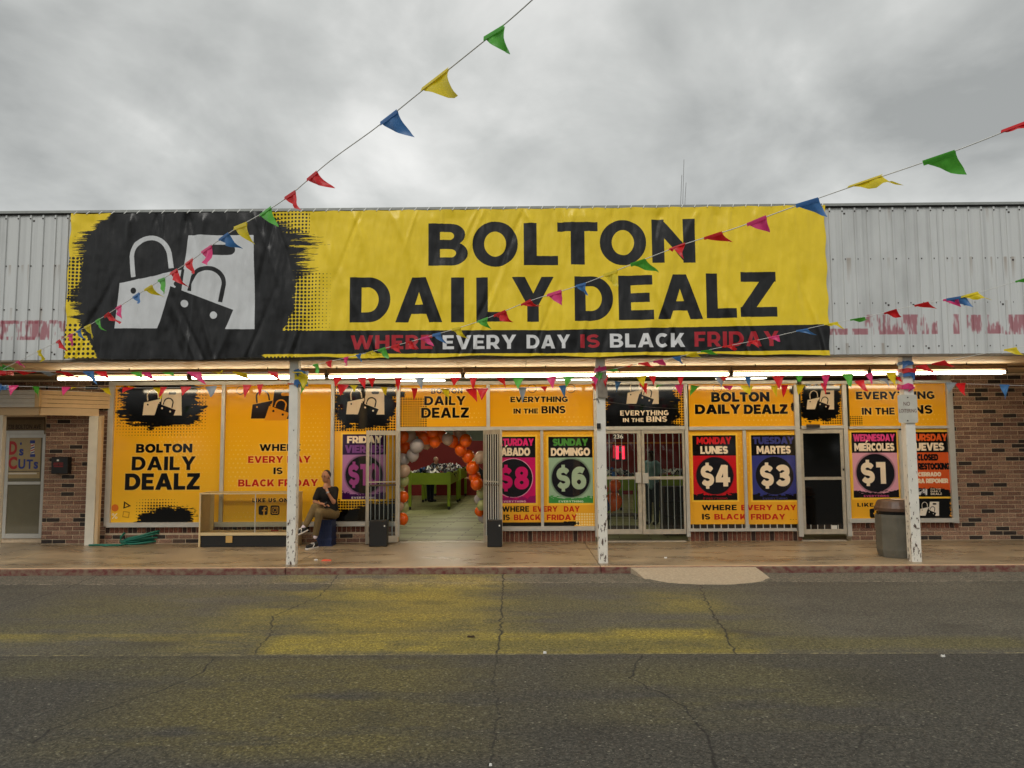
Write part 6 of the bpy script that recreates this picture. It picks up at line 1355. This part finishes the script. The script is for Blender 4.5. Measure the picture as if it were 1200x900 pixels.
def bunting(nodes, flags, label, lib, r=.004, jig=.3, scale=1.0):
    """nodes: (px, py, depth) along the cord; flags: (px, py, colour) or (fraction, colour)"""
    P_ = [D(*n) for n in nodes]; px = [n[0] for n in nodes]; n = len(P_)
    # smooth through the nodes
    pts = []; ks = []
    for i in range(n - 1):
        p0, p1, p2, p3 = P_[max(i - 1, 0)], P_[i], P_[i + 1], P_[min(i + 2, n - 1)]
        for s in range(8):
            t = s / 8; pts.append(.5 * ((2 * p1) + (p2 - p0) * t + (2 * p0 - 5 * p1 + 4 * p2 - p3) * t * t + (3 * p1 - p0 - 3 * p2 + p3) * t ** 3)); ks.append(px[i] + (px[i + 1] - px[i]) * t)
    pts.append(P_[-1]); ks.append(px[-1])
    root = tag(empty('bunting', tuple(P_[0]), None, None), label, 'bunting', 'strings of coloured pennants')
    rs = [r] * len(pts); MB().tube(pts, rs, 6).build('cord', cordm, root, smooth=True)
    order = 1 if ks[-1] > ks[0] else -1
    for k, fl_ in enumerate(flags):
        x, col = fl_[0], fl_[1]
        ka = [abs(v - x) for v in ks]; i = ka.index(min(ka)); i2 = i + 1 if (i + 1 < len(ks) and (ks[i + 1] - x) * (ks[i] - x) <= 0) else i - 1
        i2 = max(0, min(len(ks) - 1, i2)); t = 0 if ks[i2] == ks[i] else (x - ks[i]) / (ks[i2] - ks[i]); p = pts[i].lerp(pts[i2], max(0, min(1, t)))
        tg = (pts[min(i + 1, len(pts) - 1)] - pts[max(i - 1, 0)]).normalized(); tg = tg if tg.x > 0 else -tg
        zz = Vector((0, 0, 1)); yv = zz.cross(tg).normalized(); zv = tg.cross(yv)
        rot = Matrix((tg, yv, zv)).transposed() @ Matrix.Rotation(random.gauss(0, jig), 3, 'X') @ Matrix.Rotation(random.gauss(0, .06), 3, 'Y')
        s = scale * random.uniform(1.05, 1.3) * (fl_[2] if len(fl_) > 2 else 1); place(random.choice(lib[col]), 'pennant', p, rot, root, (s * random.uniform(.8, 1.1), s, s * random.uniform(.75, 1.1)))
def line_nodes(a, b, da, db, sag=0, n=6):
    out = []
    for k in range(n + 1):
        t = k / n; out.append((a[0] + (b[0] - a[0]) * t, a[1] + (b[1] - a[1]) * t + sag * 4 * t * (1 - t), 1 / (1 / da + (1 / db - 1 / da) * t)))
    return out
def poly_nodes(pts, da, db):
    L_ = [0]; 
    for a, b in zip(pts, pts[1:]): L_.append(L_[-1] + math.hypot(b[0] - a[0], b[1] - a[1]))
    return [(x, y, 1 / (1 / da + (1 / db - 1 / da) * l / L_[-1])) for (x, y), l in zip(pts, L_)]
bunting(poly_nodes([(4, 432), (60, 404), (110, 378), (160, 346), (220, 308), (270, 272), (330, 236), (385, 190), (440, 150), (490, 110), (545, 66), (600, 21), (660, -34), (740, -110)], 12.4, 3.4),
        [(26, 'p'), (48, 'y'), (68, 'r'), (82, 'p'), (92, 'b'), (103, 'y'), (115, 'g'), (126, 'r'), (140, 'p'), (160, 'b'), (175, 'y'), (190, 'g'), (204, 'r'), (222, 'r'), (242, 'p'), (263, 'b', .9), (283, 'y'), (312, 'g'), (340, 'r', .9), (366, 'r', .9), (456, 'b'), (511, 'y', 1.15), (580, 'g', .92), (720, 'p')],
        'long bunting string rising from the left end over the banner bags into the sky', WIND, .0036, .2, 1.05)
bunting(poly_nodes([(352, 431), (385, 424), (440, 411), (500, 395), (560, 377), (620, 353), (680, 334), (740, 310), (800, 287), (860, 268), (920, 246), (1000, 218), (1080, 191), (1150, 165), (1230, 132), (1330, 88)], 12.5, 4.0),
        [(373, 'g'), (386, 'r'), (408, 'p'), (422, 'b'), (434, 'y'), (448, 'g'), (464, 'r'), (480, 'r'), (498, 'p'), (512, 'b'), (535, 'y'), (566, 'g'), (586, 'r'), (617, 'r'), (650, 'p'), (681, 'b'), (716, 'y'), (748, 'g'), (794, 'r'), (836, 'r'), (888, 'p'), (948, 'b', .85), (1014, 'y', 1.1), (1100, 'g'), (1198, 'r')],
        'long bunting string rising from the left post across the banner to the upper right', BLOWN, .0036, .3, 1.15)
bunting(poly_nodes([(704, 436), (740, 428), (790, 419), (840, 408), (900, 396), (960, 382), (1020, 370), (1080, 356), (1130, 347), (1170, 336), (1240, 314)], 12.5, 8.6),
        [(721, 'g'), (737, 'r'), (755, 'r'), (772, 'p'), (793, 'b'), (811, 'y'), (828, 'g'), (853, 'r'), (883, 'r'), (907, 'p'), (940, 'b'), (974, 'y'), (1005, 'g'), (1043, 'r'), (1080, 'r'), (1113, 'p'), (1120, 'b', 1.2), (1136, 'y', 1.2), (1200, 'g')],
        'bunting string rising from the middle post across the tagline to the right edge', BLOWN, .0036, .4, .95)
bunting(line_nodes((1072, 430), (1260, 396), 12.4, 11.0, -1), [(1082, 'r'), (1100, 'r'), (1184, 'y'), (1215, 'g')], 'short bunting string leaving the right post towards the right edge', WIND, .0036, .4)
seq = 'ryblprgyrp'
def bay(x0, x1, y0, y1, label, sag, depth, n, phase, lib=CALM, jig=.55):
    fl_ = [(x0 + (x1 - x0) * (k + .5 + random.uniform(-.45, .45)) / n, 'rgylprrgybprry'[(k * 3 + phase) % 14] if random.random() < .85 else 'r') for k in range(n)]
    bunting(line_nodes((x0, y0), (x1, y1), depth, depth, sag, 10), fl_, label, lib, .003, jig, 1.0)
bay(4, 350, 434, 436, 'upper bunting string from the left end to the left post', 1.5, 12.75, 13, 0, WIND, .9)
bay(2, 350, 452, 449, 'lower bunting string from the left end to the left post', 4, 12.8, 13, 4, CALM, .9)
bay(352, 702, 442, 441, 'upper bunting string between the left and middle posts', 1.5, 12.75, 13, 2)
bay(352, 702, 447, 449, 'lower bunting string between the left and middle posts', 8, 12.82, 12, 7)
bay(708, 1064, 440, 436, 'upper bunting string between the middle and right posts', 3, 12.75, 13, 5)
bay(708, 1064, 446, 441, 'lower bunting string between the middle and right posts', 9, 12.82, 14, 9)
bay(1070, 1260, 446, 452, 'bunting string from the right post along the brick wall', 2, 12.8, 4, 3)
# knots of pennants wound round the posts
def knot(px, ys, cols, label):
    c = W(px, sum(ys) / len(ys), YP - .09); root = tag(empty('pennant_knot', tuple(c), None, None), label, 'bunting', 'pennants wound round the canopy posts')
    for y, col in zip(ys, cols):
        p = W(px + random.uniform(-1, 1), y, YP - .09); mb = MB(); vs = []; n = 14
        hh = random.uniform(.05, .08); a0 = random.uniform(-.03, .03); w = .092
        loop = [(-w, -w), (0, -w - .014), (w, -w), (w + .01, 0), (w, w), (0, w + .01), (-w, w), (-w - .01, 0)]
        for i, (lx, ly) in enumerate(loop):
            q = hh * random.uniform(.6, 1.1); vs += [(p.x + lx, YP + ly, p.z + a0 + random.uniform(-.01, .01) + q), (p.x + lx, YP + ly - random.uniform(0, .02) * (ly < 0), p.z + a0 + random.uniform(-.03, .0))]
        k = len(loop); mb.add(vs, [(2 * i, 2 * i + 1, 2 * ((i + 1) % k) + 1, 2 * ((i + 1) % k)) for i in range(k)]); mb.build('wound_pennant', FC[col], root)
        place(random.choice(CALM[col]), 'pennant', (p.x + random.uniform(-.08, .08), YP - .12, p.z + .05), Matrix.Rotation(random.uniform(-.8, .8), 3, 'Z') @ Matrix.Rotation(random.uniform(-.6, .9), 3, 'Y'), root, (.7,) * 3)
knot(351, [437, 445, 449], 'byb', 'blue and yellow pennants wound round the left post')
knot(703.5, [435, 441], 'pg', 'pink and green pennants wound round the middle post')
knot(1060 + 4, [428, 436, 441, 456], 'brbp', 'red, blue and pink pennants wound round the right post above the sign')
knot(2, [432, 437, 455], 'grb', 'green and red pennants wound round the post at the left edge')

# ================================================================== ADDED TREE ROW (out of view, darkens the reflections in the window glass)
def added_treeline():
    r = random.Random(12); mb = MB(); q = []
    for i in range(46):
        x = -110 + i * 4.9 + r.uniform(-1.5, 1.5); y = -72 + r.uniform(-6, 6); h = r.uniform(6.5, 11.5); w = r.uniform(3, 5)
        for _ in range(240):
            a, b = r.uniform(0, 2 * PI), math.acos(r.uniform(-1, 1)); k = r.uniform(.55, 1.0) * (1 + .25 * math.sin(a * 3 + i)); c = Vector((x + w * k * math.sin(b) * math.cos(a), y + w * k * math.sin(b) * math.sin(a), h * .55 + h * .45 * k * math.cos(b)))
            u = Vector((r.gauss(0, 1), r.gauss(0, 1), r.gauss(0, 1))).normalized() * r.uniform(.4, .8); v = u.orthogonal().normalized() * r.uniform(.3, .7); n = len(mb.v)
            mb.add([c - u, c + v, c + u, c - v], [(0, 1, 2, 3)])
        mb.tube([(x, y, 0), (x + r.uniform(-.3, .3), y, h * .6)], [.3, .18], 6)
    tag(mb.build('added_far_trees', mat('far_foliage', (58, 68, 40), .9, var=.3, scale=.6)), 'unseen row of trees added across the lot to darken the window reflections', 'trees', None, 'stuff')
added_treeline()
